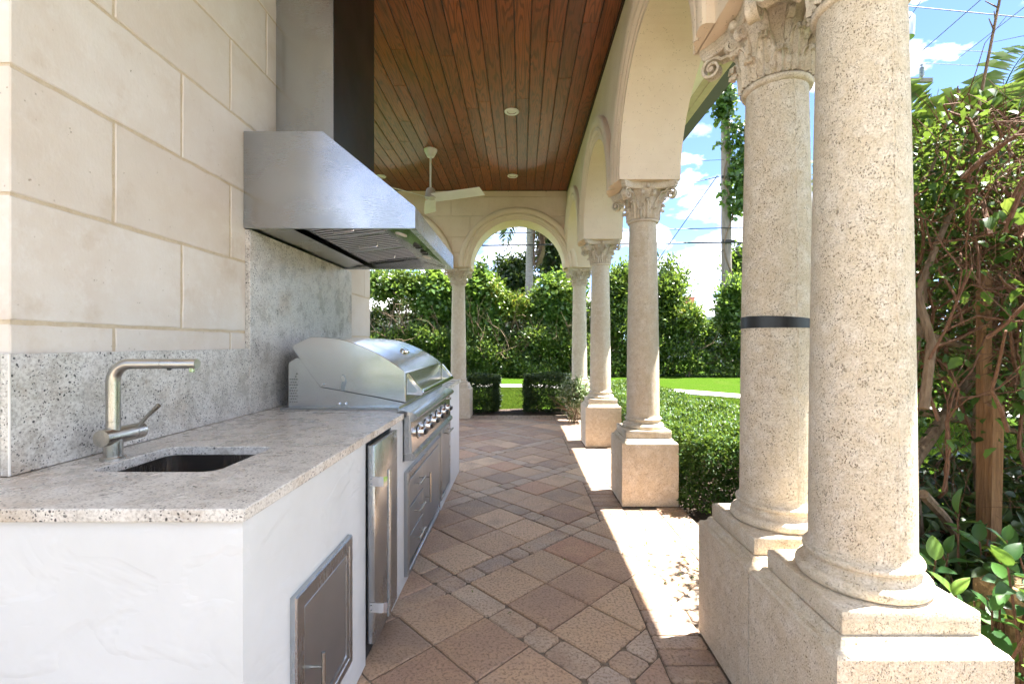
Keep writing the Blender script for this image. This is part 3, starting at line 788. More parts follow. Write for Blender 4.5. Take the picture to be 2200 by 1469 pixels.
llab = ['round recessed white downlight nearest in the plank ceiling', 'round recessed downlight near the end wall, right of the fan', 'far left downlight just above the sloping hood edge', 'downlight over the left bay of the ceiling, behind hood chimney']
for (lx, ly), lab in zip(lights, llab):
    t = thing('recessed_light', lab, 'downlight', (lx, ly, CEIL), 'recessed ceiling lights')
    part('trim_ring', MB().lathe([(.052, -.001), (.058, -.008), (.076, -.007), (.082, -.001), (.082, .012), (.052, .012)], 32, (lx, ly, CEIL-.002), False, False), MAT['white'], t, True)
    part('lens', MB().lathe([(.004, -.004), (.03, -.003), (.0535, .004), (.0535, .010)], 28, (lx, ly, CEIL-.001), True, True), MAT['lens'], t, True)

# ================================================================== roof with soffit and gutter
rf = thing('loggia_roof', 'roof overhang with cream soffit and dark brown gutter above arcade', 'roof', (CX, 4.5, 4.2))
RX0, RX1, RY0, RY1 = -4.4, 2.20, -1.0, 9.15  # near edge lengthened out of view to shade the wall and cabinet ends
m = MB().add([(RX0, RY0, 4.222), (RX1+.12, RY0, 4.222), (RX1+.12, RY1, 4.222), (RX0, RY1, 4.222), (RX0, RY0, 4.34), (RX1+.12, RY0, 4.34), (RX1+.12, RY1, 4.34), (RX0, RY1, 4.34), (-1.1, 3.6, 5.9), (-1.1, 5.9, 5.9)],
             [(0, 3, 2, 1), (0, 1, 5, 4), (1, 2, 6, 5), (2, 3, 7, 6), (3, 0, 4, 7), (4, 5, 8), (5, 6, 9, 8), (6, 7, 9), (7, 4, 8, 9)])
part('roof_tiles', m, MAT['tile'], rf)
for q in ((WX1-.1, 2.10, RY0, RY1), (-3.5, WX1-.101, FY1-.1, RY1), (-3.5, WX1-.101, RY0, 1.3)): part('soffit', MB().box(*q, 4.206, 4.2215), MAT['soffit'], rf)
part('soffit_trim', MB().box(2.101, 2.194, RY0, RY1, 4.190, 4.2215), MAT['tan'], rf)
part('soffit_trim', MB().box(2.02, 2.1005, RY0, RY1, 4.198, 4.2055), MAT['tan'], rf)
part('gutter_bracket', MB().box(2.195, 2.2615, RY0, RY1, 4.196, 4.33), MAT['gutter'], rf)
part('gutter', MB().box(2.262, 2.355, RY0, RY1, 4.205, 4.345), MAT['gutter'], rf)
part('gutter', MB().box(-3.5, 2.19, RY1-.12, RY1, 4.196, 4.2055), MAT['gutter'], rf)
# ================================================================== outdoor kitchen
CT = .917; CTB = .887; CF = -.608; CB = -.62          # top, underside, slab front edge, cabinet face
YA, YB = 1.0, 4.60
kit = thing('kitchen_counter', 'long white stucco outdoor kitchen counter with speckled granite top', 'counter', (CB, 2.8, 0))
m = MB()
def cab_piece(y0, y1, z0, z1): m.box(-1.38, CB, y0, y1, z0, z1)
# stucco base with openings (fridge recess, grill recess); shared faces are inside the body
fr0, fr1 = 1.815, 2.165; gr0, gr1 = 2.385, 3.715
m.box(-1.37, CB, 1.016, 1.255, .0, CTB-.001)
m.box(-1.37, CB, 1.255, 1.64, .0, .705)
m.box(-1.37, -1.265, 1.255, 1.64, .705, CTB-.001)
m.box(-.835, CB, 1.255, 1.64, .705, CTB-.001)
m.box(-1.37, CB, 1.64, fr0, .0, CTB-.001)
m.box(-1.37, CB-.06, fr0, fr1, .0, CTB-.001)
m.box(-1.37, CB, fr1, gr0, .0, CTB-.001)
m.box(-1.37, CB, gr0, gr1, .0, .655)
m.box(-1.37, CB, gr1, 4.55, .0, CTB-.001)
m.box(-2.0, -1.37, 1.016, 1.225, 0, CTB-.001)
base = part('cabinet_base', m, MAT['stucco'], kit)
# granite slab with sink cut-out and grill cut-out
SX0, SX1, SY0, SY1 = -1.232, -.868, 1.290, 1.603
def rrect(x0, x1, y0, y1, r, n=5):
    p = []
    for cx, cy_, a in ((x1-r, y1-r, 0), (x0+r, y1-r, 90), (x0+r, y0+r, 180), (x1-r, y0+r, 270)): p += arcpts(cx, cy_, r, a, a+90, n)
    return p
bm = bmesh.new()
def slab_with_hole(outer, hole, z0, z1):
    """grid-free ring triangulation between an outer rect and a rounded hole"""
    m = MB(); n = len(hole)
    cx = sum(p[0] for p in hole)/n; cy_ = sum(p[1] for p in hole)/n
    x0, x1, y0, y1 = outer
    def proj(p):
        dx, dy = p[0]-cx, p[1]-cy_
        t = min([(x1-cx)/dx if dx > 1e-9 else 1e9, (x0-cx)/dx if dx < -1e-9 else 1e9, (y1-cy_)/dy if dy > 1e-9 else 1e9, (y0-cy_)/dy if dy < -1e-9 else 1e9])
        return (cx+dx*t, cy_+dy*t)
    ang = [math.atan2(p[1]-cy_, p[0]-cx) for p in hole]
    ring_o = []; ring_h = []
    corners = [(x1, y1), (x0, y1), (x0, y0), (x1, y0)]
    ca = [(math.atan2(c[1]-cy_, c[0]-cx), c) for c in corners]
    items = [(a % (2*math.pi), p, proj(p)) for a, p in zip(ang, hole)]
    for a, c in ca:
        a %= 2*math.pi
        # nearest hole point on the ray
        best = min(hole, key=lambda p: abs(((math.atan2(p[1]-cy_, p[0]-cx)-a+math.pi) % (2*math.pi))-math.pi))
        items.append((a+1e-6, best, c))
    items.sort(key=lambda q: q[0]); k = len(items)
    V = []
    for a, h, o in items: V += [(h[0], h[1], z1), (o[0], o[1], z1), (o[0], o[1], z0), (h[0], h[1], z0)]
    F = []
    for i in range(k):
        b, c = i*4, ((i+1) % k)*4
        for j in range(4): F.append((b+j, b+(j+1) % 4, c+(j+1) % 4, c+j))
    return m.add(V, F)
bm.free()
m = slab_with_hole((GX-.0, CF, YA, 2.364), rrect(SX0, SX1, SY0, SY1, .04), CTB, CT)
mb = MB(); mb.v = list(m.v); mb.f = list(m.f)
mb.box(-2.0, GX, YA, 1.236, CTB, CT)
mb.box(GX, -.655, 2.364, 2.50, CTB, CT)
mb.box(GX, -1.32, 2.50, 3.735, CTB, CT)
mb.box(GX, CF, 3.735, YB, CTB, CT)
me = part('countertop', mb, MAT['granite'], kit)
bm = bmesh.new(); bm.from_mesh(me.data); bmesh.ops.remove_doubles(bm, verts=bm.verts, dist=.0005); bm.to_mesh(me.data); bm.free()
bv = me.modifiers.new('eased', 'BEVEL'); bv.width = .003; bv.segments = 2; bv.limit_method = 'ANGLE'; bv.angle_limit = R_(50)
# granite splash
sp = thing('granite_backsplash', 'speckled granite splashback, low behind the sink and tall behind the grill', 'backsplash', (GX, 2.7, CT))
part('low_panel', MB().box(GX_S+.0005, GX, 1.2375, 2.3345, CT+.001, 1.251, .0015), MAT['granite'], sp)
part('tall_panel', MB().box(GX_S+.0005, GX+.0012, 2.335, 3.73, CT+.001, 1.862, .0015), MAT['granite'], sp)
part('low_panel', MB().box(GX_S+.0005, GX, 3.7305, 4.266, CT+.001, 1.251, .0015), MAT['granite'], sp)
part('end_panel', MB().box(-2.0, GX_S-.001, 1.2372, 1.2611, CT+.001, 1.2505, .0015), MAT['granite'], sp)
part('caulk_joint', MB().cyl((GX, 1.2375, CT+.002), (GX, 1.2375, 1.250), .0028, 8), MAT['soffit'], sp)
# sink
sk = thing('sink', 'dark stainless rectangular sink bowl set below the granite top', 'sink', ((SX0+SX1)/2, (SY0+SY1)/2, .70))
e = .006; m = MB(); o = rrect(SX0-e, SX1+e, SY0-e, SY1+e, .045); n = len(o)
ib = rrect(SX0+.012, SX1-.012, SY0+.012, SY1-.012, .05)
V = [(p[0], p[1], CTB-.0015) for p in rrect(SX0-.03, SX1+.03, SY0-.03, SY1+.03, .05)] + [(p[0], p[1], CTB-.0015) for p in o] + [(p[0], p[1], .735) for p in o] + [(p[0], p[1], .715) for p in ib]
F = []
for j in range(3):
    for i in range(n): F.append((j*n+i, j*n+(i+1) % n, (j+1)*n+(i+1) % n, (j+1)*n+i))
F.append(tuple(3*n+i for i in range(n)))
part('bowl', m.add(V, F), MAT['sink'], sk, True, ang=35)
part('drain', MB().lathe([(.042, 0), (.042, .003), (.03, .004), (.026, -.006), (.004, -.006)], 24, ((SX0+SX1)/2, (SY0+SY1)/2, .7155)), MAT['chrome'], sk, True)
# faucet
FX, FY = -1.283, 1.434
fa = thing('faucet', 'brushed nickel right-angle kitchen faucet beside the sink', 'faucet', (FX, FY, CT))
part('escutcheon', MB().lathe([(.033, 0), (.033, .007), (.031, .009), (.024, .009)], 36, (FX, FY, CT)), MAT['nickel'], fa, True)
part('pillar', MB().lathe([(.0245, .008), (.0245, .075)], 36, (FX, FY, CT)), MAT['nickel'], fa, True)
part('mixer_body', MB().tube([(FX, 1.392, .988), (FX, 1.394, .988), (FX, 1.502, .988)], [.0255, .0262, .0262], 36), MAT['nickel'], fa, True)
hn = part('handle_hub', MB().tube([(FX, 1.5035, .988), (FX, 1.537, .988), (FX, 1.539, .988)], [.0262, .0262, .024], 36), MAT['nickel'], fa, True)
part('lever', MB().tube([(FX+.012, 1.517, 1.005), (FX+.040, 1.513, 1.036), (FX+.084, 1.508, 1.075)], [.0058, .0062, .0078], 16), MAT['nickel'], hn, True)
zt = 1.215; rb = .055
path = [(FX, FY, 1.0), (FX, FY, 1.035)]
riser = part('riser', MB().tube(path, .0188, 28), MAT['nickel'], fa, True)
path = [(FX, FY, 1.0362), (FX, FY, zt-rb)] + [(FX+rb-rb*math.cos(a), FY, zt-rb+rb*math.sin(a)) for a in [R_(q) for q in range(8, 90, 8)]] + [(FX+rb, FY, zt), (FX+.155, FY, zt)]
rs = [.0188, .0188] + [.0188-.0028*i/11 for i in range(11)] + [.0158, .0155]
spt = part('spout', MB().tube(path, rs[:len(path)] + [.0155]*(len(path)-len(rs)), 28), MAT['nickel'], fa, True)
part('spray_head', MB().tube([(FX+.1565, FY, zt), (FX+.264, FY, zt), (FX+.2645, FY, zt), (FX+.262, FY, zt)], [.0155, .0155, .0135, .0128], 28), MAT['nickel'], fa, True)
part('aerator', MB().lathe([(.007, -.008), (.0085, -.007), (.0085, .006)], 18, (FX+.247, FY, zt-.0185)), MAT['chrome'], fa, True)
part('spray_button', MB().lathe([(.004, -.004), (.006, -.003), (.006, .004)], 14, (FX+.176, FY, zt-.0165)), MAT['black'], fa, True)

# ---------------------------------------------------------------- range hood
HY0, HY1 = 2.32, 3.625; HB, HT = 1.865, 2.356; HX = -.540; HL = 1.972; HS = -1.011
hd = thing('range_hood', 'large stainless steel range hood with chimney over the grill', 'range hood', (GX_S, 2.97, HB))
xb = GX_S+.003; th = .012
outer = [(xb, HB), (xb, HT), (HS, HT), (HX, HL), (HX, HB)]
m = MB()
n = 5
V = [(x, HY0, z) for x, z in outer] + [(x, HY1, z) for x, z in outer]
F = [tuple(range(n)), tuple(reversed(range(n, 2*n)))] + [(i, i+1, i+1+n, i+n) for i in range(4)]
part('canopy', m.add(V, F), MAT['steel'], hd)
for q in ((HX-.034, HX-.0008, HY0+.001, HY1-.001), (xb, HX-.0345, HY0+.001, HY0+.022), (xb, HX-.0345, HY1-.022, HY1-.001)): part('rim', MB().box(*q, HB-.0012, HB+.012), MAT['steel_v'], hd)
part('back_plate', MB().add([(xb, HY0+.0225, HB+.004), (-1.235, HY0+.0225, HB+.030), (-1.235, HY1-.0225, HB+.030), (xb, HY1-.0225, HB+.004), (-1.20, HY0+.0225, HB+.012), (-1.20, HY1-.0225, HB+.012)],
     [(0, 1, 2, 3), (1, 4, 5, 2)]), MAT['steel_v'], hd)
part('light_panel', MB().add([(-.80, HY0+.0225, HB+.070), (-.575, HY0+.0225, HB+.006), (-.575, HY1-.0225, HB+.006), (-.80, HY1-.0225, HB+.070)], [(0, 1, 2, 3)]), MAT['chrome'], hd)
part('inner_panel', MB().box(-1.25, -.70, HY0+.023, HY1-.023, HB+.118, HB+.122), MAT['dark'], hd)
for s, (fa0, fb0) in enumerate(((2.36, 2.77), (2.775, 3.185), (3.19, 3.585))):
    f = thing if False else None
    m = MB(); y = fa0+.012
    zf = lambda x: HB+.045+(x+1.2)/.40*.045
    while y < fb0-.02:
        m.prism([(y, .002), (y+.003, 0), (y+.013, .0), (y+.016, .002), (y+.016, .004), (y, .004)], 0, 1, 'x')
        k = len(m.v)-12
        for i in range(k, k+12):
            t, yy, z = m.v[i]; x = -1.19+t*.38; m.v[i] = (x, yy, zf(x)+z)
        y += .046
    fl = part('baffle_filter', m, MAT['slat'], hd, kind='stuff')
    fm = MB()
    for (x0, x1, y0, y1) in ((-1.198, -1.188, fa0, fb0), (-.812, -.800, fa0, fb0), (-1.188, -.812, fa0, fa0+.010), (-1.188, -.812, fb0-.010, fb0)):
        k = len(fm.v); fm.box(x0, x1, y0, y1, -.003, .012)
        for i in range(k, k+8): x_, y_, z_ = fm.v[i]; fm.v[i] = (x_, y_, zf(x_)+z_)
    part('filter_frame', fm, MAT['steel_v'], fl)
    part('backing', MB().add([(-1.2, fa0, zf(-1.2)+.013), (-.8, fa0, zf(-.8)+.013), (-.8, fb0, zf(-.8)+.013), (-1.2, fb0, zf(-1.2)+.013)], [(0, 1, 2, 3)]), MAT['dark'], fl)
    ym = (fa0+fb0)/2
    x0, x1 = -1.06, -.94
    part('filter_handle', MB().tube([(x0, ym, zf(x0)), (x0, ym, zf(x0)-.022), (x0+.006, ym, zf(x0)-.028), (x1-.006, ym, zf(x1)-.028), (x1, ym, zf(x1)-.022), (x1, ym, zf(x1))], .0035, 8), MAT['chrome'], fl, True)
for yy in (2.62, 3.32):
    c = Vector((-.69, yy, HB+.0385)); nv = Vector((-.064, 0, -.225)).normalized()
    part('hood_lamp', MB().tube([c-nv*.004, c+nv*.004, c+nv*.003], [.034, .034, .026], 24), MAT['lens'], hd, True)
for yy in (2.86, 2.92, 3.06, 3.12):
    c = Vector((-.655, yy, HB+.0285)); nv = Vector((-.064, 0, -.225)).normalized()
    part('hood_switch', MB().box(c.x-.02, c.x+.02, yy-.012, yy+.012, c.z-.010, c.z+.006), MAT['black'], hd)
ch0, ch1, cxf = 2.626, 3.347, -1.0826
cx_ = MB()
part('chimney', MB().box(xb, cxf, ch0, ch1, HT+.001, 3.148), MAT['steel'], hd)
tag(part('chimney_reflection_sheet', MB().box(cxf+.0004, cxf+.003, ch0+.001, ch1, HT-.06, CEIL-.001), MAT['dark_reflection'], hd), 'thin sheet added on the hood chimney front, dark ceiling reflection put into its colour')  # added thin sheet: reflection of the dark ceiling painted into the steel's colour
part('chimney', MB().box(xb, cxf-.0025, ch0+.0025, ch1-.0025, 3.1485, CEIL+.004), MAT['steel'], hd)

# ---------------------------------------------------------------- grill
GY0, GY1 = 2.53, 3.69
gl = thing('gas_grill', 'built-in stainless gas grill with closed curved lid and chrome handle', 'grill', (-.95, 3.1, CT))
lidp = [(-1.268, 1.267), (-1.172, 1.3146), (-1.10, 1.3135), (-1.0225, 1.3055), (-.95, 1.2875), (-.8805, 1.2606), (-.81, 1.2285), (-.746, 1.192), (-.69, 1.155), (-.644, 1.1186), (-.641, .9495), (-.82, .985), (-.9966, 1.0166), (-1.118, 1.0373), (-1.268, 1.245)]
lid = part('lid', MB().prism(lidp, GY0, GY1, 'y'), MAT['steel_g'], gl, True, ang=14)
lid.modifiers.new('edge', 'BEVEL').width = .0035; lid.modifiers['edge'].segments = 2; lid.modifiers['edge'].limit_method = 'ANGLE'; lid.modifiers['edge'].angle_limit = R_(40)
hou = [(-1.293, .920), (-1.293, 1.168), (-1.25, 1.197), (-1.225, 1.19), (-1.112, 1.0345), (-.9966, 1.013), (-.82, .981), (-.644, .945), (-.644, .920)]
part('side_housing', MB().prism(hou, GY0+.004, GY1-.004, 'y'), MAT['steel_g'], gl)
for q in ((GY0-.045, GY0+.0035), (GY1-.0035, GY1+.045)): part('flange', MB().box(-1.318, -.640, *q, CT+.0005, CT+.011, .002), MAT['steel_v'], gl)
m = MB()
for r in range(11):
    for c in range(4 if r % 2 == 0 else 3):
        x = -1.284+c*.0125+(0 if r % 2 == 0 else .006); z = .955+r*.0155
        if r >= 9 and c < (2 if r == 9 else 3): continue
        m.cyl((x, GY0+.0032, z), (x, GY0+.0045, z), .0033, 8)
m.f = m.f
part('vent_holes', m, MAT['dark'], gl, kind='stuff')
for px, pz in ((-1.097, 1.052), (-1.01, .944), (-.975, .944)):
    part('screw', MB().tube([(px, GY0-.0005 if pz > 1 else GY0+.0035, pz), (px, GY0-.006, pz), (px, GY0-.0075, pz)], [.0065, .0065, .004], 12), MAT['chrome'], gl, True)
sl = [(-1.0, 1.045), (-.992, 1.078), (-1.002, 1.095), (-.990, 1.107), (-.976, 1.10), (-.972, 1.082), (-.968, 1.066), (-.976, 1.04), (-.980, 1.014), (-1.0, 1.017)]
part('hinge_slot', MB().prism(sl, GY0-.0008, GY0+.001, 'y'), MAT['steel_dark'], gl)
part('rotisserie_pin', MB().tube([(-.990, GY0+.001, 1.092), (-.990, GY0-.006, 1.092)], .008, 12).box(-.992, -.978, GY0-.003, GY0+.001, 1.066, 1.090), MAT['chrome'], gl, True)
# thermometer bezel on the lid
nv = Vector((.45, 0, .89)).normalized(); c = Vector((-.80, 3.13, 1.2225)); tv = Vector((nv.z, 0, -nv.x)); sv = Vector((0, 1, 0))
V = []; F = []; k = 28
for rr, hh in ((1.0, -.006), (1.0, .010), (.9, .014), (.72, .012), (.70, .004)):
    for i in range(k):
        a = 2*math.pi*i/k; p = c + sv*(.062*rr*math.cos(a)) + tv*(.030*rr*math.sin(a)) + nv*hh; V.append(p)
for j in range(4):
    for i in range(k): F.append((j*k+i, j*k+(i+1) % k, (j+1)*k+(i+1) % k, (j+1)*k+i))
gb = part('gauge_bezel', MB().add(V, F), MAT['chrome'], gl, True)
part('gauge_face', MB().add([c + sv*(.045*math.cos(2*math.pi*i/k)) + tv*(.0215*math.sin(2*math.pi*i/k)) + nv*.0045 for i in range(k)], [tuple(range(k))]), MAT['black'], gb)
# handle and brackets
hx, hz = -.560, 1.005
part('handle', MB().tube([(hx, GY0+.028, hz), (hx, GY1-.028, hz)], .0145, 20), MAT['chrome'], gl, True)
for yy in (GY0+.012, GY1-.030):
    tri = [(-.641, 1.110), (-.632, 1.116), (-.553, 1.018), (-.545, 1.000), (-.556, .988), (-.570, .987), (-.641, .992)]
    br = part('handle_bracket', MB().prism(tri, yy, yy+.018, 'y'), MAT['chrome'], gl)
    br.modifiers.new('b', 'BEVEL').width = .003
    part('bracket_inset', MB().prism([(-.634, 1.085), (-.580, 1.018), (-.590, 1.004), (-.634, 1.006)], yy-.0012, yy+.001, 'y'), MAT['steel_dark'], br)
# drip ledge, bullnose, control panel
PY_0, PY_1 = 2.400, 3.700
prof = [(-.644, .946), (-.640, .932), (-.600, .920), (-.570, .912), (-.553, .902), (-.546, .889), (-.552, .876), (-.566, .868), (-.582, .866), (-.575, .700), (-.640, .690), (-.655, .72), (-.655, .91)]
part('control_panel', MB().prism(prof, PY_0, PY_1, 'y'), MAT['steel_g'], gl, True, ang=30)
part('panel_lip', MB().prism([(-.640, .689), (-.574, .699), (-.560, .690), (-.556, .676), (-.562, .664), (-.58, .660), (-.64, .660)], PY_0+.004, PY_1, 'y'), MAT['steel_v'], gl, True, ang=30)
part('side_cheek', MB().box(-.652, -.588, PY_0-.003, PY_0-.0003, .70, .90), MAT['steel_v'], gl)
for i in range(6):
    y = 2.56+i*.185; kz = .785; kx = -.5785
    kn = part('control_knob', MB().tube([(kx, y, kz), (kx+.004, y, kz), (kx+.006, y, kz), (kx+.034, y, kz), (kx+.038, y, kz)], [.036, .036, .029, .026, .022], 24), MAT['chrome'], gl, True)
    part('knob_grip', MB().box(kx+.034, kx+.052, y-.026, y+.026, kz-.012, kz+.012, .003), MAT['black'], kn)
    part('bezel', MB().tube([(kx-.002, y, kz), (kx+.0035, y, kz)], [.041, .038], 26), MAT['black'], kn, True)
part('igniter', MB().tube([(-.579, 3.64, .84), (-.562, 3.64, .84)], .010, 14), MAT['chrome'], gl, True)

# ---------------------------------------------------------------- access door, fridge, drawers, bin door
def panel_frame(y0, y1, z0, z1, w, d, x=CB):
    """raised frame ring with sloped inner lip, facing +X"""
    V = []; F = []
    def ring(a, xx): return [(xx, y0+a, z0+a), (xx, y1-a, z0+a), (xx, y1-a, z1-a), (xx, y0+a, z1-a)]
    lv = [(0, x-.004), (0, x+d*.75), (.004, x+d), (w*.55, x+d), (w*.60, x+d*.86), (w*.95, x+d*.86), (w, x+d*.3), (w, x-.004)]
    for a, xx in lv: V += ring(a, xx)
    for i in range(len(lv)-1):
        for j in range(4): F.append((i*4+j, i*4+(j+1) % 4, (i+1)*4+(j+1) % 4, (i+1)*4+j))
    return MB().add(V, F)
def bar_handle(p, q, off, r=.006, inset_=.02):
    p, q = Vector(p), Vector(q); d = (q-p).normalized(); o = Vector((off, 0, 0))
    m = MB().tube([p+o, q+o], r, 14)
    for e in (p+d*inset_, q-d*inset_): m.tube([e, e+o], r*.7, 10)
    return m
ad = thing('access_door', 'small framed stainless access door below the sink', 'cabinet door', (CB, 1.427, .14))
part('frame', panel_frame(1.2225, 1.631, .145, .597, .052, .018), MAT['steel_v'], ad)
dp = part('door_panel', MB().box(CB+.002, CB+.0125, 1.277, 1.577, .20, .543, .002), MAT['steel_dark'], ad)
part('handle', bar_handle((CB+.012, 1.318, .215), (CB+.012, 1.318, .388), .036, .0065, .042), MAT['nickel'], dp, True)
fg = thing('refrigerator', 'narrow stainless outdoor refrigerator with long vertical bar handle', 'refrigerator', (CB, 1.99, .07))
part('door', MB().box(CB-.0005, -.586, 1.826, 2.157, .075, .872, .004, 2), MAT['steel_v'], fg, True)
part('cavity', MB().box(-.70, CB-.004, 1.820, 2.160, .012, .884), MAT['dark'], fg)
part('handle_bar', MB().tube([(-.532, 1.836, .186), (-.532, 1.836, .772)], .0085, 16), MAT['steel_v'], fg, True)
for zz in (.728, .225):
    m = MB(); th = .0022
    pth = [(-.607, 1.8255), (-.590, 1.8235), (-.570, 1.819), (-.550, 1.820), (-.537, 1.829)]
    V = []; F = []
    for x_, y_ in pth: V += [(x_, y_, zz-.019), (x_, y_, zz+.019), (x_+.001, y_-th, zz+.019), (x_+.001, y_-th, zz-.019)]
    for i in range(len(pth)-1):
        for j in range(4): F.append((i*4+j, i*4+(j+1) % 4, (i+1)*4+(j+1) % 4, (i+1)*4+j))
    F += [(0, 1, 2, 3), tuple(reversed([len(V)-4+j for j in range(4)]))]
    hb = part('handle_bracket', m.add(V, F), MAT['chrome'], fg)
    for dz in (-.010, .010): part('screw', MB().tube([(-.600, 1.8225, zz+dz), (-.600, 1.8205, zz+dz)], .0034, 10), MAT['steel_dark'], hb)
du = thing('drawer_unit', 'framed stainless unit with three drawers and one door under the grill', 'drawer unit', (CB, 2.885, .04))
part('frame', panel_frame(2.411, 3.36, .045, .598, .045, .024), MAT['steel_v'], du)
dz0, dz1 = .095, .548; 
for i in range(3):
    a = dz0+(dz1-dz0)*i/3+.004; b = dz0+(dz1-dz0)*(i+1)/3-.004
    d = part('drawer_front', MB().box(CB+.002, CB+.019, 2.461, 2.785, a, b, .002), MAT['steel_dark'], du)
    zc = (a+b)/2+.02
    part('handle', bar_handle((CB+.018, 2.545, zc), (CB+.018, 2.70, zc), .034, .0058, .02), MAT['nickel'], d, True)
d = part('door_panel', MB().box(CB+.002, CB+.019, 2.795, 3.310, dz0+.004, dz1-.004, .002), MAT['steel_dark'], du)
part('handle', bar_handle((CB+.018, 2.85, .29), (CB+.018, 2.85, .475), .034, .0058, .03), MAT['nickel'], d, True)
bd = thing('waste_door', 'tall slim stainless pull-out door at the far end of the counter', 'cabinet door', (CB, 3.62, .1))
part('frame', panel_frame(3.41, 3.83, .10, .645, .03, .026), MAT['steel_v'], bd)
d = part('door_panel', MB().box(CB+.002, CB+.020, 3.444, 3.796, .134, .611, .002), MAT['steel_dark'], bd)
part('handle', bar_handle((CB+.019, 3.50, .585), (CB+.019, 3.74, .585), .04, .0065, .03), MAT['nickel'], d, True)

# ---------------------------------------------------------------- ceiling fan
fx, fy = -1.206, 6.063
fan = thing('ceiling_fan', 'white three-blade ceiling fan on a downrod', 'ceiling fan', (fx, fy, CEIL))
part('canopy_cup', MB().lathe([(.02, -.105), (.045, -.10), (.085, -.022), (.088, 0), (.06, 0.003)], 36, (fx, fy, CEIL-.001)), MAT['white'], fan, True)
part('downrod', MB().cyl((fx, fy, CEIL-.10), (fx, fy, 3.335), .0135, 14), MAT['white'], fan, True)
part('motor', MB().lathe([(.03, 0), (.047, -.004), (.058, -.02), (.078, -.125), (.07, -.135), (.02, -.138)], 36, (fx, fy, 3.335)), MAT['pump'], fan, True)
for k, a in enumerate((100, -20, 220)):
    V = []; F = []; N = 12
    for i in range(N+1):
        t = i/N; rr = .045+t*.70; w = .074+.010*t; tilt = -R_(24-8*t); z = 3.205+.012*t
        for s, sz in ((-1, 0), (1, 0), (1, 1), (-1, 1)):
            yy = s*w + .02*math.sin(t*2); zz = z + s*w*math.sin(tilt) + sz*.007
            V.append((fx+rr*math.cos(R_(a))-yy*math.sin(R_(a)), fy+rr*math.sin(R_(a))+yy*math.cos(R_(a)), zz))
    for i in range(N):
        for j in range(4): F.append((i*4+j, i*4+(j+1) % 4, (i+1)*4+(j+1) % 4, (i+1)*4+j))
    F += [(0, 1, 2, 3), tuple(reversed([N*4+j for j in range(4)]))]
    part('blade', MB().add(V, F), MAT['white'], fan, True, ang=30)
# ================================================================== planting
RNG = np.random.default_rng(11)
def nrm(a): return a/np.maximum(np.linalg.norm(a, axis=1, keepdims=True), 1e-9)
def leaves(name, C, D, N, Ln, Wd, mat, parent=None, fold=.25, kind=None, fine=False):
    """one mesh of folded leaves (two triangles, or six rounder ones); 'rnd' attribute varies the colour"""
    n = len(C); off = np.array(OFF[parent]) if parent is not None else np.array([C[:,0].mean(), C[:,1].mean(), C[:,2].min()])
    D = nrm(D); N = nrm(N - D*np.sum(N*D, 1, keepdims=True)); Sd = np.cross(N, D)
    Ln = np.asarray(Ln).reshape(-1, 1); Wd = np.asarray(Wd).reshape(-1, 1)
    mid = C + D*Ln*.48 + N*Wd*fold
    if fine:
        q1 = C + D*Ln*.25; q2 = C + D*Ln*.62 - N*Ln*.06; up1 = N*Wd*fold
        V = np.stack([C, q1+up1*.8+Sd*Wd*.40, q2+up1+Sd*Wd*.44, C+D*Ln-N*Ln*.16, q2+up1-Sd*Wd*.44, q1+up1*.8-Sd*Wd*.40, q1, q2], 1).reshape(-1, 3) - off
        nv, T_ = 8, [[0, 1, 6], [0, 6, 5], [1, 2, 7], [1, 7, 6], [6, 7, 4], [6, 4, 5], [2, 3, 7], [7, 3, 4]]
    else:
        V = np.stack([C, mid+Sd*Wd*.5, C+D*Ln - N*Wd*fold*.3, mid-Sd*Wd*.5], 1).reshape(-1, 3) - off
        nv, T_ = 4, [[0, 1, 2], [0, 2, 3]]
    k = len(T_); me = bpy.data.meshes.new(name); me.vertices.add(nv*n); me.vertices.foreach_set('co', V.astype(np.float32).ravel())
    b = (np.arange(n)*nv)[:, None]; tri = np.concatenate([b+t for t in T_], 1).reshape(-1)
    me.loops.add(3*k*n); me.loops.foreach_set('vertex_index', tri.astype(np.int32))
    me.polygons.add(k*n); me.polygons.foreach_set('loop_start', (np.arange(k*n)*3).astype(np.int32)); me.polygons.foreach_set('loop_total', np.full(k*n, 3, np.int32))
    if fine: me.polygons.foreach_set('use_smooth', np.ones(k*n, bool))
    at = me.attributes.new('rnd', 'FLOAT', 'POINT'); at.data.foreach_set('value', np.repeat(RNG.random(n), nv).astype(np.float32))
    me.update(calc_edges=True); me.materials.append(mat)
    o = bpy.data.objects.new(name, me); COL.objects.link(o)
    if parent is not None: o.parent = parent; OFF[o] = OFF[parent]
    else: o.location = off; OFF[o] = Vector(off)
    if kind: o['kind'] = kind
    return o
def rdir(n): return nrm(RNG.normal(size=(n, 3)))
def branch(mb, p, d, length, r, depth, spread=.6, up=.25, seg=4, n=5, kids=3, tips=None, wob=.25, ok=None):
    pts = [Vector(p)]; d = Vector(d).normalized()
    for i in range(seg):
        d = (d + Vector((rnd.gauss(0, wob), rnd.gauss(0, wob), rnd.gauss(0, wob)+up*.3))).normalized(); pts.append(pts[-1]+d*length/seg)
    if ok is not None and not all(ok(q) for q in pts): return
    mb.tube(pts, [r*(1-.5*i/seg) for i in range(seg+1)], n)
    if tips is not None: tips.append(pts[-1][:])
    if depth > 0:
        for k in range(kids):
            q = pts[max(1, seg-rnd.randint(0, 2))]; dd = (d + Vector((rnd.gauss(0, spread), rnd.gauss(0, spread), rnd.gauss(0, spread)+up))).normalized()
            branch(mb, q, dd, length*(.6+.25*rnd.random()), r*.55, depth-1, spread, up, max(2, seg-1), max(3, n-1), kids, tips, wob, ok)
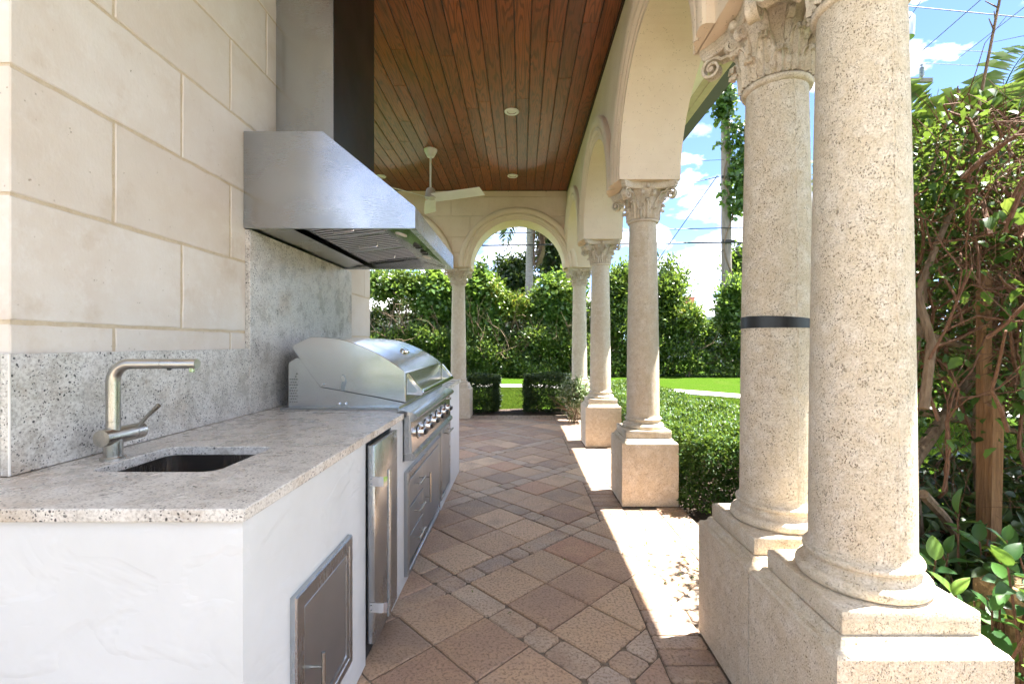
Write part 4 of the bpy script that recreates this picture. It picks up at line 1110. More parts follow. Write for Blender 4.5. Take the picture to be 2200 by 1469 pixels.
def clump_points(c, rad, nclump, per, sig, shell=.55, zmin=None):
    """clump centres spread through an uneven ellipsoid, leaves round each centre"""
    d = rdir(nclump); rr = (shell + (1-shell)*RNG.random(nclump))[:, None]
    rr *= (1+.16*np.sin(d[:, :1]*5.1+c[0]*3)+.13*np.sin(d[:, 2:3]*6.3+c[1]))
    cc = np.array(c)+d*rr*np.array(rad)
    if zmin is not None: cc = cc[cc[:, 2] > zmin]
    m = len(cc); P = np.repeat(cc, per, 0)+RNG.normal(size=(m*per, 3))*sig*np.repeat(.6+.8*RNG.random(m), per)[:, None]
    out = np.repeat(nrm(cc-np.array(c)), per, 0)
    return P, out
def shrub(name, label, cat, c, rad, nclump, per, sig, L, W, mat, stems=5, group=None, base=None, limb='limb', shell=.5, droop=0.0, th=.03):
    base = base or (c[0], c[1], -.04)
    t = thing(name, label, cat, base, group)
    P, out = clump_points(c, rad, nclump, per, sig, shell, .0)
    n = len(P); D = out*.5+rdir(n)*.8+np.array([0, 0, .25-droop]); N = out*.6+rdir(n)*.7+np.array([0, 0, .7])
    leaves('foliage', P, D, N, L*(.6+.8*RNG.random(n)), W*(.6+.8*RNG.random(n)), mat, t)
    mb = MB()
    for k in range(stems):
        a = rnd.random()*6.28; s = .25
        branch(mb, (base[0]+rnd.gauss(0, rad[0]*.2), base[1]+rnd.gauss(0, .1), base[2]), (math.cos(a)*s, math.sin(a)*s, 1), (c[2]-base[2])*.5, th*.7, 2, .55, .3, 4, 5, 3)
    if stems: part('branches', mb, MAT[limb], t, True, fixn=False, kind='stuff')
    return t
def box_hedge(name, label, x0, x1, y0, y1, z1, n, L, W, mat, z0=.02, group=None, bumpy=.03):
    t = thing(name, label, 'hedge', ((x0+x1)/2, (y0+y1)/2, -.04), group)
    sx, sy, sz = x1-x0, y1-y0, z1-z0
    areas = np.array([sx*sy*1.25, sy*sz, sy*sz, sx*sz, sx*sz]); f = RNG.choice(5, n, p=areas/areas.sum()); a, b = RNG.random(n), RNG.random(n)
    dep = RNG.exponential(.035, n)*np.where(RNG.random(n) < .15, 2.5, 1)
    P = np.zeros((n, 3)); O = np.zeros((n, 3))
    for k in range(5):
        m = f == k
        if k == 0: P[m] = np.stack([x0+a[m]*sx, y0+b[m]*sy, np.full(m.sum(), z1)], 1); O[m] = (0, 0, 1)
        elif k in (1, 2): P[m] = np.stack([np.full(m.sum(), x0 if k == 1 else x1), y0+a[m]*sy, z0+b[m]*sz], 1); O[m] = (-1 if k == 1 else 1, 0, 0)
        else: P[m] = np.stack([x0+a[m]*sx, np.full(m.sum(), y0 if k == 3 else y1), z0+b[m]*sz], 1); O[m] = (0, -1 if k == 3 else 1, 0)
    wav = bumpy*(np.sin(P[:, 0]*9+P[:, 1]*4)+np.sin(P[:, 1]*11-P[:, 2]*7)+np.sin(P[:, 2]*17+P[:, 0]*5))*.5 + RNG.normal(0, bumpy*.35, n)
    P = P + O*(wav-dep)[:, None]
    P[:, 2] = np.maximum(P[:, 2], .0)
    D = O*.6+rdir(n)*.8+np.array([0, 0, .35]); N = O*.7+rdir(n)*.6+np.array([0, 0, .5])
    leaves('foliage', P, D, N, L*(.6+.7*RNG.random(n)), W*(.6+.7*RNG.random(n)), mat, t)
    mb = MB()
    k = max(4, int(sx*sy*9))
    for i in range(k):
        p = (x0+.08+rnd.random()*max(.02, sx-.16), y0+.08+rnd.random()*max(.02, sy-.16), -.04)
        branch(mb, p, (rnd.gauss(0, .3), rnd.gauss(0, .3), 1), sz*.55, .010, 2, .7, .2, 3, 4, 3)
    part('branches', mb, MAT['limb'], t, True, fixn=False, kind='stuff')
    return t
# low clipped hedges
box_hedge('box_hedge', 'wide low clipped hedge right of the fully visible pedestal', 1.30, 2.75, 3.45, 5.25, .55, 56000, .034, .019, MAT['leafbox'], bumpy=.05)
box_hedge('box_hedge', 'low clipped hedge running behind the middle column towards the lawn', 1.33, 2.25, 5.3, 8.9, .54, 42000, .036, .02, MAT['leafbox'], bumpy=.045)
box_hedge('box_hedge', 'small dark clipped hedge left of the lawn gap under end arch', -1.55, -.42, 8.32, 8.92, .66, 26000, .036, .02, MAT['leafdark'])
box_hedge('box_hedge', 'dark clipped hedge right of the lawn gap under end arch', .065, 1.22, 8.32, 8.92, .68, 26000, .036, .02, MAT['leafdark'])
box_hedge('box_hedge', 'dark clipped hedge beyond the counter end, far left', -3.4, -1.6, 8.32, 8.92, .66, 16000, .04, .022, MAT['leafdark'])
# variegated shrub at the corner column
t = thing('variegated_shrub', 'loose pale variegated shrub spilling over the paving at the corner pedestal', 'shrub', (.86, 7.35, 0))
P, out = clump_points((.86, 7.36, .46), (.24, .20, .30), 90, 26, .045, .35, .03); n = len(P)
leaves('foliage', P, out*.7+rdir(n)*.7+np.array([0, 0, .1]), out+rdir(n)*.7+np.array([0, 0, .6]), .058*(.6+.7*RNG.random(n)), .024*(.6+.7*RNG.random(n)), MAT['leafvar'], t, fine=True)
mb = MB()
for k in range(9): branch(mb, (.86+rnd.gauss(0, .05), 7.36+rnd.gauss(0, .05), 0), (rnd.gauss(0, .5), rnd.gauss(0, .5), 1), .36, .008, 1, .6, .1, 3, 4, 3)
part('branches', mb, MAT['limb'], t, True, fixn=False, kind='stuff')

# tall garden hedge and shrubs along the boundary
def hedge_mass(name, label, x0, x1, y0, z1, n, L, W, mat, depth=1.0, amp=.65, cat='hedge', zlo=0.0, gaps=0.0, tops=None):
    t = thing(name, label, cat, ((x0+x1)/2, y0+depth/2, -.04))
    nc = n//22; u = RNG.random(nc); top = RNG.random(nc) < .22
    X = x0+u*(x1-x0); Z = zlo+(z1-zlo)*RNG.random(nc)**.9; Y = y0+RNG.random(nc)**2*depth
    Z = np.where(top, z1+RNG.normal(0, .06, nc), Z); Y = np.where(top, y0+RNG.random(nc)*depth, Y)
    Z *= 1+.09*np.sin(X*2.3+y0)+.05*np.sin(X*5.7)
    Y = Y - amp*(np.sin(X*3.1)*.4+np.sin(Z*4.3+X*1.7)*.5)*.6
    C = np.stack([X, Y, Z], 1); per = 22; P = np.repeat(C, per, 0)+RNG.normal(size=(nc*per, 3))*np.repeat(.06+.15*RNG.random(nc)**2, per)[:, None]
    P[:, 2] = np.maximum(P[:, 2], 0); m = len(P); O = np.tile([0, -1, .5], (m, 1))
    leaves('foliage', P, O*.5+rdir(m)*.8+np.array([0, 0, .35]), O*.6+rdir(m)*.7+np.array([0, 0, .6]), L*(.6+.8*RNG.random(m)), W*(.6+.8*RNG.random(m)), mat, t)
    mb = MB()
    for k in range(int((x1-x0)*2.2)):
        branch(mb, (x0+rnd.random()*(x1-x0), y0+.35+rnd.random()*depth*.5, -.04), (rnd.gauss(0, .25), rnd.gauss(0, .15), 1), z1*.34, .016, 2, .5, .3, 4, 4, 3)
    part('branches', mb, MAT['limb'], t, True, fixn=False, kind='stuff')
    return t
hedge_mass('garden_hedge', 'dense sunlit green hedge seen through the end arch', -7.8, 2.6, 17.6, 1.62, 52000, .13, .065, MAT['leaf1'])
hedge_mass('garden_hedge', 'leafy hedge along the lawn right of the arcade, below the white house', 2.7, 13.5, 18.0, 2.0, 42000, .14, .08, MAT['leaf1'])
hedge_mass('added_screen_hedge', 'unseen leafy hedge added behind the viewpoint to block low sky', -9, 9, -8.0, 3.2, 16000, .22, .12, MAT['leaf1'], 1.0)  # unseen, added to cut low skylight on the near end and fill reflections
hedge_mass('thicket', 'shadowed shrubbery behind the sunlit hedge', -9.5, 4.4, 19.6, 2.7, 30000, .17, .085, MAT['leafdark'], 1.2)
def px(x, y, Y): return ((x-1120)*Y/980, Y, H-(y-737)*Y/980)
def at(x, y, Y, rx, ry, **k):
    p = px(x, y, Y); s = Y/980; return p, (rx*s, max(rx*s*.7, .5), ry*s)
def bg(name, label, x, y, Y, rx, ry, ncl, L, W, mat, stems=4, sig=.16, droop=0, cat='shrub', shell=.45, th=.04):
    c, r = at(x, y, Y, rx, ry); return shrub(name, label, cat, c, r, ncl, 24, sig, L, W, MAT[mat], stems, None, None, 'limb', shell, droop, th)
bg('shrub', 'leafy shrub with bare forked stems left of the far column', 850, 612, 18.6, 78, 28, 260, .17, .09, 'leaf1', 11, .15, th=.07)
bg('vine_shrub', 'vine-draped shrub directly left of the far column', 935, 640, 18.4, 38, 62, 230, .20, .15, 'leaf2', 4, .16, .4)
bg('vine_shrub', 'rounded vine-covered mound right of the far column', 1032, 652, 18.3, 44, 82, 380, .20, .15, 'leaf2', 4, .16, .45)
bg('croton', 'yellow and orange tinted croton at the vine mound', 1066, 622, 17.9, 12, 14, 30, .16, .06, 'leaf3', 2, .10)
bg('croton', 'yellow tinted croton in front of the palm trunk', 1100, 655, 18.2, 34, 24, 90, .17, .07, 'leaf3', 3, .12)
bg('shrub', 'open bush with thin stems below the palm', 1160, 668, 18.4, 42, 44, 190, .16, .08, 'leaf1', 6, .16)
bg('vine_shrub', 'vine-hung shrub behind the corner column', 1205, 640, 18.2, 40, 58, 240, .20, .14, 'leaf2', 4, .16, .4)
bg('croton', 'bright yellow-green shrub between the two farther columns', 1232, 625, 17.8, 26, 22, 70, .16, .07, 'leaf3', 2, .12)
bg('shrub', 'tall shrub with upright shoots between the arcade columns', 1330, 640, 18.6, 36, 74, 240, .19, .085, 'leaf1', 5, .16)
bg('shrub', 'dense bush right of the fully visible column shaft', 1430, 650, 18.8, 38, 62, 240, .19, .09, 'leaf1', 5, .16)
bg('croton', 'yellowish bush below the red chimney', 1478, 678, 18.0, 28, 20, 80, .16, .075, 'leaf3', 2, .12)
bg('shrub', 'dark leafy bush at the foot of the utility pole', 1580, 660, 18.5, 30, 62, 200, .21, .10, 'leaf2', 4, .16)
# trees
def tree(name, label, x, y, Y, rx, ry, ncl, L, W, mat, trunk_r=.12, sig=.2):
    c, r = at(x, y, Y, rx, ry); t = thing(name, label, 'tree', (c[0], c[1], -.04))
    P, out = clump_points(c, r, ncl, 26, sig, .30); n = len(P)
    leaves('crown', P, out*.5+rdir(n)*.8, out*.5+rdir(n)*.7+np.array([0, 0, .7]), L*(.6+.8*RNG.random(n)), W*(.6+.8*RNG.random(n)), MAT[mat], t)
    mb = MB(); mb.tube([(c[0], c[1], -.04), (c[0]+.1, c[1], c[2]*.4), (c[0]-.05, c[1], c[2]*.8)], [trunk_r, trunk_r*.8, trunk_r*.6], 8)
    for k in range(7):
        a = k*.9+rnd.random(); branch(mb, (c[0], c[1], c[2]*(.55+.06*k)), (math.cos(a), math.sin(a), .8), r[2]*.38, trunk_r*.45, 2, .5, .2, 4, 5, 3)
    part('trunk', mb, MAT['limb'], t, True, fixn=False, kind='stuff'); return t
tree('tree', 'dark broadleaf tree left of the palm trunk, seen through end arch', 1108, 600, 22.5, 46, 52, 190, .22, .12, 'leafdark')
tree('tree', 'dark tall tree right of the palm beneath the arch curve', 1200, 545, 23.5, 42, 74, 260, .22, .12, 'leafdark')
tree('tree', 'young tree with spreading shoots behind the fully visible column', 1448, 606, 21.5, 30, 42, 60, .26, .10, 'leaf1', .06, .22)
tree('tree', 'bushy tree behind the utility pole', 1590, 590, 23.0, 26, 60, 130, .24, .12, 'leaf2')
# palms
def frond_mesh(Lf, arch, nleaf, ll, lw, droop=.5, seed=0):
    """pinnate frond along +X rising then arching down"""
    r = random.Random(seed); V = []; F = []; pts = []
    ns = 14; ang = arch; p = Vector((0, 0, 0))
    for i in range(ns+1):
        pts.append(p.copy()); ang -= (arch+droop)/ns*1.15; p = p+Vector((math.cos(ang), 0, math.sin(ang)))*Lf/ns
    mb = MB(); mb.tube(pts, [.018*Lf/2*(1-.85*i/ns) for i in range(ns+1)], 4)
    nv0 = len(mb.v)
    for k in range(nleaf):
        t = .10+.9*k/nleaf; f = t*ns; i = min(int(f), ns-1); q = pts[i].lerp(pts[i+1], f-i); d = (pts[i+1]-pts[i]).normalized()
        l = ll*math.sin(math.pi*(.12+.80*t))*(.85+.3*r.random()); w = lw
        for s in (-1, 1):
            dd = (d*(.55+.35*t)+Vector((0, s*1.0, .50-.75*r.random()))).normalized(); tip = q+dd*l+Vector((0, 0, -.35*l*l/ll)); mid = q+dd*l*.5+Vector((0, 0, .02))
            up = Vector((0, 0, 1)); sd = dd.cross(up).normalized()*w*.5
            b = len(mb.v); mb.v += [q[:], (mid+sd)[:], tip[:], (mid-sd)[:]]; mb.f += [(b, b+1, b+2), (b, b+2, b+3)]
    me = mesh_from('palm_frond', mb, False, fixn=False)
    at = me.attributes.new('rnd', 'FLOAT', 'POINT'); n = len(me.vertices); vals = [0.2]*nv0
    while len(vals) < n: vals += [r.random()]*4
    at.data.foreach_set('value', vals[:n]); return me
pp = px(1137, 620, 20.8); pb = (pp[0], 20.8, -.04)
pal = thing('palm_tree', 'tall coconut palm with grey ringed trunk framed by the end arch', 'palm tree', pb)
tp = [(pb[0]-.06, 20.8, -.04), (pb[0]-.02, 20.8, 1.5), (pb[0], 20.8, 3.2), (pb[0]+.02, 20.8, 5.0), (pb[0]+.05, 20.8, 7.6)]
mb = MB(); zz = -.04; ring = []; rr = []
while zz < 7.6:
    t = zz/7.6; ring.append((pb[0]-.06+.11*t, 20.8, zz)); rr.append(.185-.03*t+(.012 if len(ring) % 2 else 0)); zz += .09
mb.tube(ring, rr, 14); part('trunk', mb, MAT['palmtrunk'], pal, True)
fmesh = [frond_mesh(3.2, R_(a), 46, .62, .045, d, i) for i, (a, d) in enumerate(((70, .6), (50, .9), (25, 1.2)))]
for f in fmesh: f.materials.append(MAT['frond'])
for k in range(16):
    f = fmesh[k % 3]; inst('frond', f, Matrix.Translation((pb[0]+.05, 20.8, 7.55)) @ Matrix.Rotation(k*2.399, 4, 'Z') @ Matrix.Rotation(R_(-6+(k % 5)*3), 4, 'Y'), pal)
dm = frond_mesh(2.4, R_(-15), 34, .75, .035, 1.3, 9); dm.materials.append(MAT['deadfrond'])
for k, (az, dz, dx) in enumerate(((-12, 7.0, .15), (14, 7.5, .15))):
    inst('dead_frond', dm, Matrix.Translation((pb[0]+dx, 20.7, dz)) @ Matrix.Rotation(R_(az), 4, 'Z') @ Matrix.Rotation(R_(35), 4, 'Y'), pal)
mb = MB(); 
for k in range(46):
    a = rnd.gauss(0, .5); z = 5.0+rnd.random()*2.2; r = .17
    p = Vector((pb[0]+r*math.cos(a)+.04, 20.8+r*math.sin(a), z)); mb.tube([p, p+Vector((.03+.04*rnd.random(), rnd.gauss(0, .05), -.35-.3*rnd.random()))], [.018, .006], 4)
part('dead_husk', mb, MAT['deadfrond'], pal, fixn=False, kind='stuff')

# ================================================================== neighbours and utility poles
hs = thing('house', 'white house with pale tiled hip roof behind the right hedge', 'house', (14, 33, 0))
part('wall', MB().box(11.9, 22, 30, 38, -.04, 2.95), MAT['hwall'], hs)
rv = [(11.3, 29.3, 2.95), (22.6, 29.3, 2.95), (22.6, 38.6, 2.95), (11.3, 38.6, 2.95), (15.6, 33.8, 5.0), (18.6, 33.8, 5.0)]
part('roof', MB().add(rv + [(x, y, 2.80) for x, y, z in rv[:4]], [(0, 1, 5, 4), (1, 2, 5), (2, 3, 4, 5), (3, 0, 4), (0, 6, 7, 1), (1, 7, 8, 2), (2, 8, 9, 3), (3, 9, 6, 0), (6, 9, 8, 7)]), MAT['wtile'], hs)
rt = hs.children[-1]
for k in range(13):                     # tile courses on the slope facing the lawn
    t0, t1 = k/13, (k+1)/13; A = Vector(rv[0]).lerp(Vector(rv[4]), t0); B = Vector(rv[1]).lerp(Vector(rv[5]), t0); C = Vector(rv[1]).lerp(Vector(rv[5]), t1); D = Vector(rv[0]).lerp(Vector(rv[4]), t1)
    u = Vector((0, -.01, .05)); part('tile_course', MB().add([A+u, B+u, C+u*.2, D+u*.2, A, B], [(0, 1, 2, 3), (4, 5, 1, 0)]), MAT['wtile'], rt)
for x0 in (13.2, 15.9, 18.6):
    wv = part('window', MB().box(x0, x0+1.2, 29.95, 29.999, 1.1, 2.3), MAT['white'], hs); part('pane', MB().box(x0+.07, x0+1.13, 29.93, 29.949, 1.17, 2.23), MAT['glass'], wv)
ch = px(1464, 652, 36)
part('chimney', MB().box(ch[0]-.45, ch[0]+.45, 34.4, 35.3, 2.5, ch[2]+.28, .02).box(ch[0]-.5, ch[0]+.5, 34.35, 35.35, ch[2]+.281, ch[2]+.36), MAT['redbrick'], hs)
part('roof', MB().add([(9.2, 33.0, 2.9), (15, 33.0, 2.9), (15, 38, 2.9), (9.2, 38, 2.9), (11.5, 35.5, 4.2), (15, 35.5, 4.2)], [(0, 1, 5, 4), (1, 2, 5), (2, 3, 4, 5), (3, 0, 4), (0, 3, 2, 1)]), MAT['wtile'], hs)
h2 = thing('house', 'pinkish house glimpsed through the shrubs beyond the end arch', 'house', (-2, 30, 0))
part('wall', MB().box(-12, 6, 27, 33, -.04, 3.0), MAT['pinkwall'], h2)
part('roof', MB().add([(-12.6, 26.4, 3.0), (6.6, 26.4, 3.0), (6.6, 33.6, 3.0), (-12.6, 33.6, 3.0), (-9, 30, 4.3), (3, 30, 4.3)], [(0, 1, 5, 4), (1, 2, 5), (2, 3, 4, 5), (3, 0, 4), (0, 3, 2, 1)]), MAT['wtile'], h2)
for x0 in (-9, -5.5, -2, 1.6): wv = part('window', MB().box(x0, x0+1.4, 26.95, 26.999, 1.0, 2.3), MAT['white'], h2); part('pane', MB().box(x0+.08, x0+1.32, 26.93, 26.949, 1.08, 2.22), MAT['glass'], wv)
PYL = 20.2; pX = (1560-1120)*PYL/980
up = thing('utility_pole', 'weathered timber utility pole with climbing vine behind the hedge', 'utility pole', (pX, PYL, -.04))
part('pole_shaft', MB().tube([(pX+.05, PYL, -.04), (pX, PYL, 7), (pX-.05, PYL, 14.6)], [.235, .205, .17], 16), MAT['pole'], up, True)
part('bolt_bracket', MB().box(pX-.30, pX-.2, PYL-.25, PYL-.19, 8.5, 8.6), MAT['dark'], up)
part('bolt_bracket', MB().box(pX-.26, pX+.26, PYL-.25, PYL-.215, 5.72, 5.80), MAT['dark'], up)
mb = MB()
for k in range(4):
    c = Vector((pX+.55+.03*k, PYL-.25-.02*k, 5.35)); mb.tube([c+Vector((.26*math.cos(a), 0, .30*math.sin(a))) for a in [R_(q) for q in range(0, 361, 20)]], .013, 5, False)
part('cable_coil', mb, MAT['wire'], up, fixn=False, kind='stuff')
vt = thing('climbing_vine', 'broad-leaved vine climbing the utility pole', 'vine', (pX, PYL-.3, 7))
cs = []
for z in np.arange(7.0, 13.6, .11):
    w = .28+.22*math.sin(z*1.3)+(.62 if 7.4 < z < 11.2 else .05); sgn = .55 if 7.2 < z < 11.2 else (-.15 if z > 11 else .1)
    for k in range(4): cs.append((pX+sgn+rnd.gauss(0, w*.5), PYL-.26+rnd.gauss(0, .14), z+rnd.gauss(0, .12)))
C = np.array(cs); P = np.repeat(C, 7, 0)+RNG.normal(size=(len(C)*7, 3))*.10; n = len(P)
leaves('foliage', P, rdir(n)*.6+np.array([0, -.3, -.6]), rdir(n)*.4+np.array([0, -1, .5]), .24*(.6+.7*RNG.random(n)), .23*(.6+.7*RNG.random(n)), MAT['leaf2'], vt)
mb = MB(); mb.tube([(pX+.2*math.sin(z*2), PYL-.24, z) for z in np.arange(3.0, 13.4, .3)], .03, 5); part('vine_stem', mb, MAT['limb'], vt, True)
def wire(label, a, b, sag, r, mid=None):
    a, b = Vector(a), Vector(b); N = 24; pts = []
    for i in range(N+1): t = i/N; p = a.lerp(b, t); p.z -= sag*4*t*(1-t); pts.append(p)
    tag(part('power_line', MB().tube(pts, r, 5), MAT['wire'], smooth=True), label, 'power line', 'overhead lines')
def P_(x, y, Y): return px(x, y, Y)
wire('thick black cable at the height of the capitals, lower of the two', P_(700, 532, PYL), P_(1560, 521, PYL-.25), .0, .036)
wire('thinner black cable just above the thick one', P_(700, 510, PYL), P_(1560, 490, PYL-.25), .0, .022)
wire('thick cable continuing right from the pole', P_(1560, 521, PYL-.25), P_(2100, 500, PYL), .1, .036)
wire('thin cable continuing right from the pole', P_(1560, 490, PYL-.25), P_(2100, 470, PYL), .1, .022)
wire('service wire slanting down left from the pole bracket', P_(1541, 378, PYL-.2), P_(1395, 585, PYL-2.0), .0, .018)
wire('lower slack wire running from the coil down behind the bush', P_(1556, 536, PYL-.25), P_(1440, 608, PYL+1), .1, .014)
wire('short wire leaving the arcade towards the pole bracket', P_(1440, 402, PYL-3), P_(1545, 380, PYL-.2), .0, .016)
wire('faint pale wire crossing the sky left of the pole', P_(1300, 350, PYL), P_(1556, 343, PYL-.2), .05, .009)
# second pole, mostly hidden by the near column
qX, qY = (1915-1120)*17.0/980, 17.0
u2 = thing('utility_pole', 'second utility pole whose crossarm shows right of the nearest column', 'utility pole', (qX, qY, -.04))
part('pole_shaft', MB().tube([(qX, qY, -.04), (qX, qY, 15.2)], [.22, .16], 14), MAT['pole'], u2, True)
z2 = px(1965, 182, 17)[2]
ca = part('crossarm', MB().box(qX-.6, qX+1.28, qY-.30, qY-.18, z2-.06, z2+.08), MAT['pole'], u2)
part('crossarm', MB().box(qX-.6, qX+.85, qY-.30, qY-.18, z2-.30, z2-.16), MAT['pole'], u2)
for k, (dx, dz) in enumerate(((.92, .09), (.1, .09))):
    prof = [(.05, 0)]
    for q in range(6): prof += [(.03, .06+q*.06), (.085, .075+q*.06), (.085, .085+q*.06), (.03, .10+q*.06)]
    prof += [(.03, .45), (.06, .47), (.05, .52)]
    part('insulator', MB().lathe(prof, 12, (qX+dx, qY-.24, z2+dz)), MAT['steel_dark'], ca, True)
tz = px(1960, 80, 17)[2]
part('transformer', MB().lathe([(.02, -.45), (.26, -.42), (.28, .3), (.2, .42), (.05, .46)], 18, (qX+.45, qY-.1, tz+.3)), MAT['steel_dark'], u2, True)
wire('thin high wire above the palm crown at right', P_(1930, 12, 17), P_(2300, 48, 15), .0, .016)
wire('wire slanting up right across the sky beside the nearest column', P_(1935, 150, 17), P_(2130, -20, 12), .0, .013)
wire('level wire below the slanting one at right', P_(1930, 100, 17), P_(2280, 122, 16), .0, .010)
wire('lowest thin wire right of the nearest column', P_(1930, 133, 17), P_(2250, 150, 16), .0, .009)
wire('second slanting wire at the top right corner', P_(2060, 125, 17), P_(2260, -30, 12), .0, .012)
wire('short steep wire at the column edge, upper right', P_(1940, 60, 17), P_(2000, -30, 13), .0, .012)

# ================================================================== thicket right of the nearest columns
tk = thing('vine_thicket', 'tangled thicket of reddish bare twigs and sparse green leaves right of columns', 'shrub', (2.25, 2.3, -.04))
mb = MB(); tips = []
okf = lambda q: q.x/max(q.y, .1) > .835 and q.x > 1.66 and -.05 < q.z < 2.45 and 1.45 < q.y < 3.4
for k in range(190):                    # tangled stems rising through the bush
    x = 1.75+rnd.random()*1.5; y = 1.75+rnd.random()*1.0; z = .55+rnd.random()*1.45 if k > 14 else -.04
    branch(mb, (x, y, z), (rnd.gauss(0, .5), rnd.gauss(0, .5), .9), .34+.4*rnd.random(), .006+.006*rnd.random(), 3, .75, .10, 5, 5, 3, tips, .3, okf)
part('twigs', mb, MAT['twig'], tk, True, fixn=False, kind='stuff')
mb = MB()
for (pts, r) in ([((1.62, 2.05, .46), (1.95, 2.25, .72), (2.25, 2.35, 1.0), (2.6, 2.5, 1.3)), .035], [((1.7, 2.3, .98), (2.1, 2.35, .92), (2.7, 2.4, .80)), .026], [((1.78, 2.15, 1.42), (1.95, 2.2, 1.32), (2.3, 2.3, 1.24), (2.7, 2.4, 1.22)), .024],
                 [((1.72, 1.95, 1.0), (1.80, 2.0, 1.28), (1.78, 2.05, 1.5), (1.92, 2.1, 1.75), (2.05, 2.15, 1.95)), .020], [((1.95, 2.2, 0), (1.9, 2.2, .5), (1.82, 2.15, 1.0), (1.95, 2.2, 1.6)), .026], [((2.45, 2.4, 0), (2.4, 2.4, .8), (2.5, 2.4, 1.7)), .03],
                 [((1.76, 2.0, .62), (1.9, 2.05, .50), (2.0, 2.1, .40), (2.08, 2.12, .30)), .022]):
    mb.tube(pts, [r*(1-.12*i) for i in range(len(pts))], 8)
part('limb', mb, MAT['limb'], tk, True, fixn=False)
# fine leaf cover, thickest towards the top
def cover(n, x0, x1, y0, y1, z0, z1, L, W, mat, pw=1.0):
    nc = n//9; C = np.stack([x0+RNG.random(nc)*(x1-x0), y0+RNG.random(nc)*(y1-y0), z0+(z1-z0)*RNG.random(nc)**pw], 1)
    P = np.repeat(C, 9, 0)+RNG.normal(size=(nc*9, 3))*.045; m = len(P)
    return leaves('foliage', P, rdir(m)+np.array([-.2, -.2, -.1]), rdir(m)*.6+np.array([.1, -.2, .8]), L*(.5+.9*RNG.random(m)), W*(.5+.9*RNG.random(m)), mat, tk, fine=True)
cover(5200, 1.75, 3.4, 1.95, 2.8, 1.85, 2.34, .050, .027, MAT['leafbox'], .8)
cover(6500, 1.75, 3.4, 2.05, 2.9, .75, 2.05, .042, .024, MAT['leafbox'], .75)
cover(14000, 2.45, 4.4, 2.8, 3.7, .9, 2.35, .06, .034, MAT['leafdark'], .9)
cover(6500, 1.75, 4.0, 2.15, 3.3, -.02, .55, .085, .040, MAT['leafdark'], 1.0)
# single leaves large enough to tell apart
def leaf_obj_mesh(name, L, W, lobes, mat):
    V = []; F = []; n = 8
    for i in range(n+1):
        t = i/n; w = W*.5*math.sin(math.pi*min(1, t**.8))**.8*(1+(.18*math.sin(t*lobes*math.pi*2) if lobes else 0)); z = -.25*L*t*t
        V += [(L*t, -w, z+w*.35), (L*t, 0, z), (L*t, w, z+w*.35)]
    for i in range(n):
        for k in range(2): a = i*3+k; F.append((a, a+1, a+4, a+3))
    me = mesh_from(name, MB().add(V, F), True, 80, False); me.materials.append(mat)
    at = me.attributes.new('rnd', 'FLOAT', 'POINT'); at.data.foreach_set('value', [0.0]*len(me.vertices)); return me
vl = [leaf_obj_mesh('vine_leaf', .066, .042, 3, MAT['single_light']), leaf_obj_mesh('vine_leaf', .050, .030, 2, MAT['single_light'])]
cl = [leaf_obj_mesh('ovate_leaf', .095, .044, 0, MAT['single_dark']), leaf_obj_mesh('ovate_leaf', .075, .040, 0, MAT['single_dark'])]
for k in range(270):
    if k < 170: p = (1.80+rnd.random()*1.1, 1.75+rnd.random()*.5, .75+1.45*rnd.random())
    else:
        cc = [(2.0, 1.80, 1.46), (2.42, 2.0, 1.62), (1.93, 1.85, 1.78), (2.2, 1.9, 1.05), (2.5, 2.05, 1.35)][k % 5]; p = tuple(c+rnd.gauss(0, .055) for c in cc)
    inst('leaf', vl[k % 2], Matrix.Translation(p) @ Matrix.Rotation(rnd.random()*6.28, 4, 'Z') @ Matrix.Rotation(R_(10+rnd.random()*60), 4, 'Y') @ Matrix.Rotation(rnd.gauss(0, .5), 4, 'X'), tk)
# tall green shoots and bare stalks
for (pts, r, lab) in ([((2.20, 2.0, 1.05), (2.22, 2.0, 1.5), (2.30, 2.05, 2.0), (2.33, 2.08, 2.55)), .012, 0], [((2.05, 2.1, 2.0), (2.13, 2.12, 2.4), (2.32, 2.2, 3.0)), .0075, 1], [((1.88, 2.1, 2.05), (1.96, 2.1, 2.3), (2.03, 2.12, 2.42)), .007, 1], [((2.30, 1.95, 1.62), (2.36, 1.95, 1.35), (2.44, 2.0, 1.12)), .007, 0]):
    m = MB().tube(pts, [r*(1-.15*i) for i in range(len(pts))], 8)
    if lab:
        for q in range(7): t = .55+.45*q/7; a = Vector(pts[-2]).lerp(Vector(pts[-1]), t); m.tube([a, a+Vector((rnd.gauss(0, .03), rnd.gauss(0, .02), .05))], [.004, .002], 4)
    part('stalk', m, MAT['limb'] if lab else MAT['stem'], tk, True, fixn=False)
# timber stake
sx, sy = 2.17, 2.1
st = thing('timber_stake', 'rough split timber stake propping the thicket', 'stake', (sx, sy, -.04))
part('stake', MB().add([(sx-.036, sy-.02, .0), (sx+.006, sy-.024, .0), (sx+.010, sy+.024, .0), (sx-.034, sy+.024, .0), (sx-.018, sy-.02, .98), (sx+.030, sy-.024, 1.0), (sx+.032, sy+.024, 1.02), (sx-.016, sy+.024, 1.0)],
     [(0, 1, 5, 4), (1, 2, 6, 5), (2, 3, 7, 6), (3, 0, 4, 7), (4, 5, 6, 7), (0, 3, 2, 1)]), MAT['post'], st)
part('stake', MB().box(sx-.012, sx+.032, sy+.030, sy+.070, -.04, 1.62, .004), MAT['post'], st)
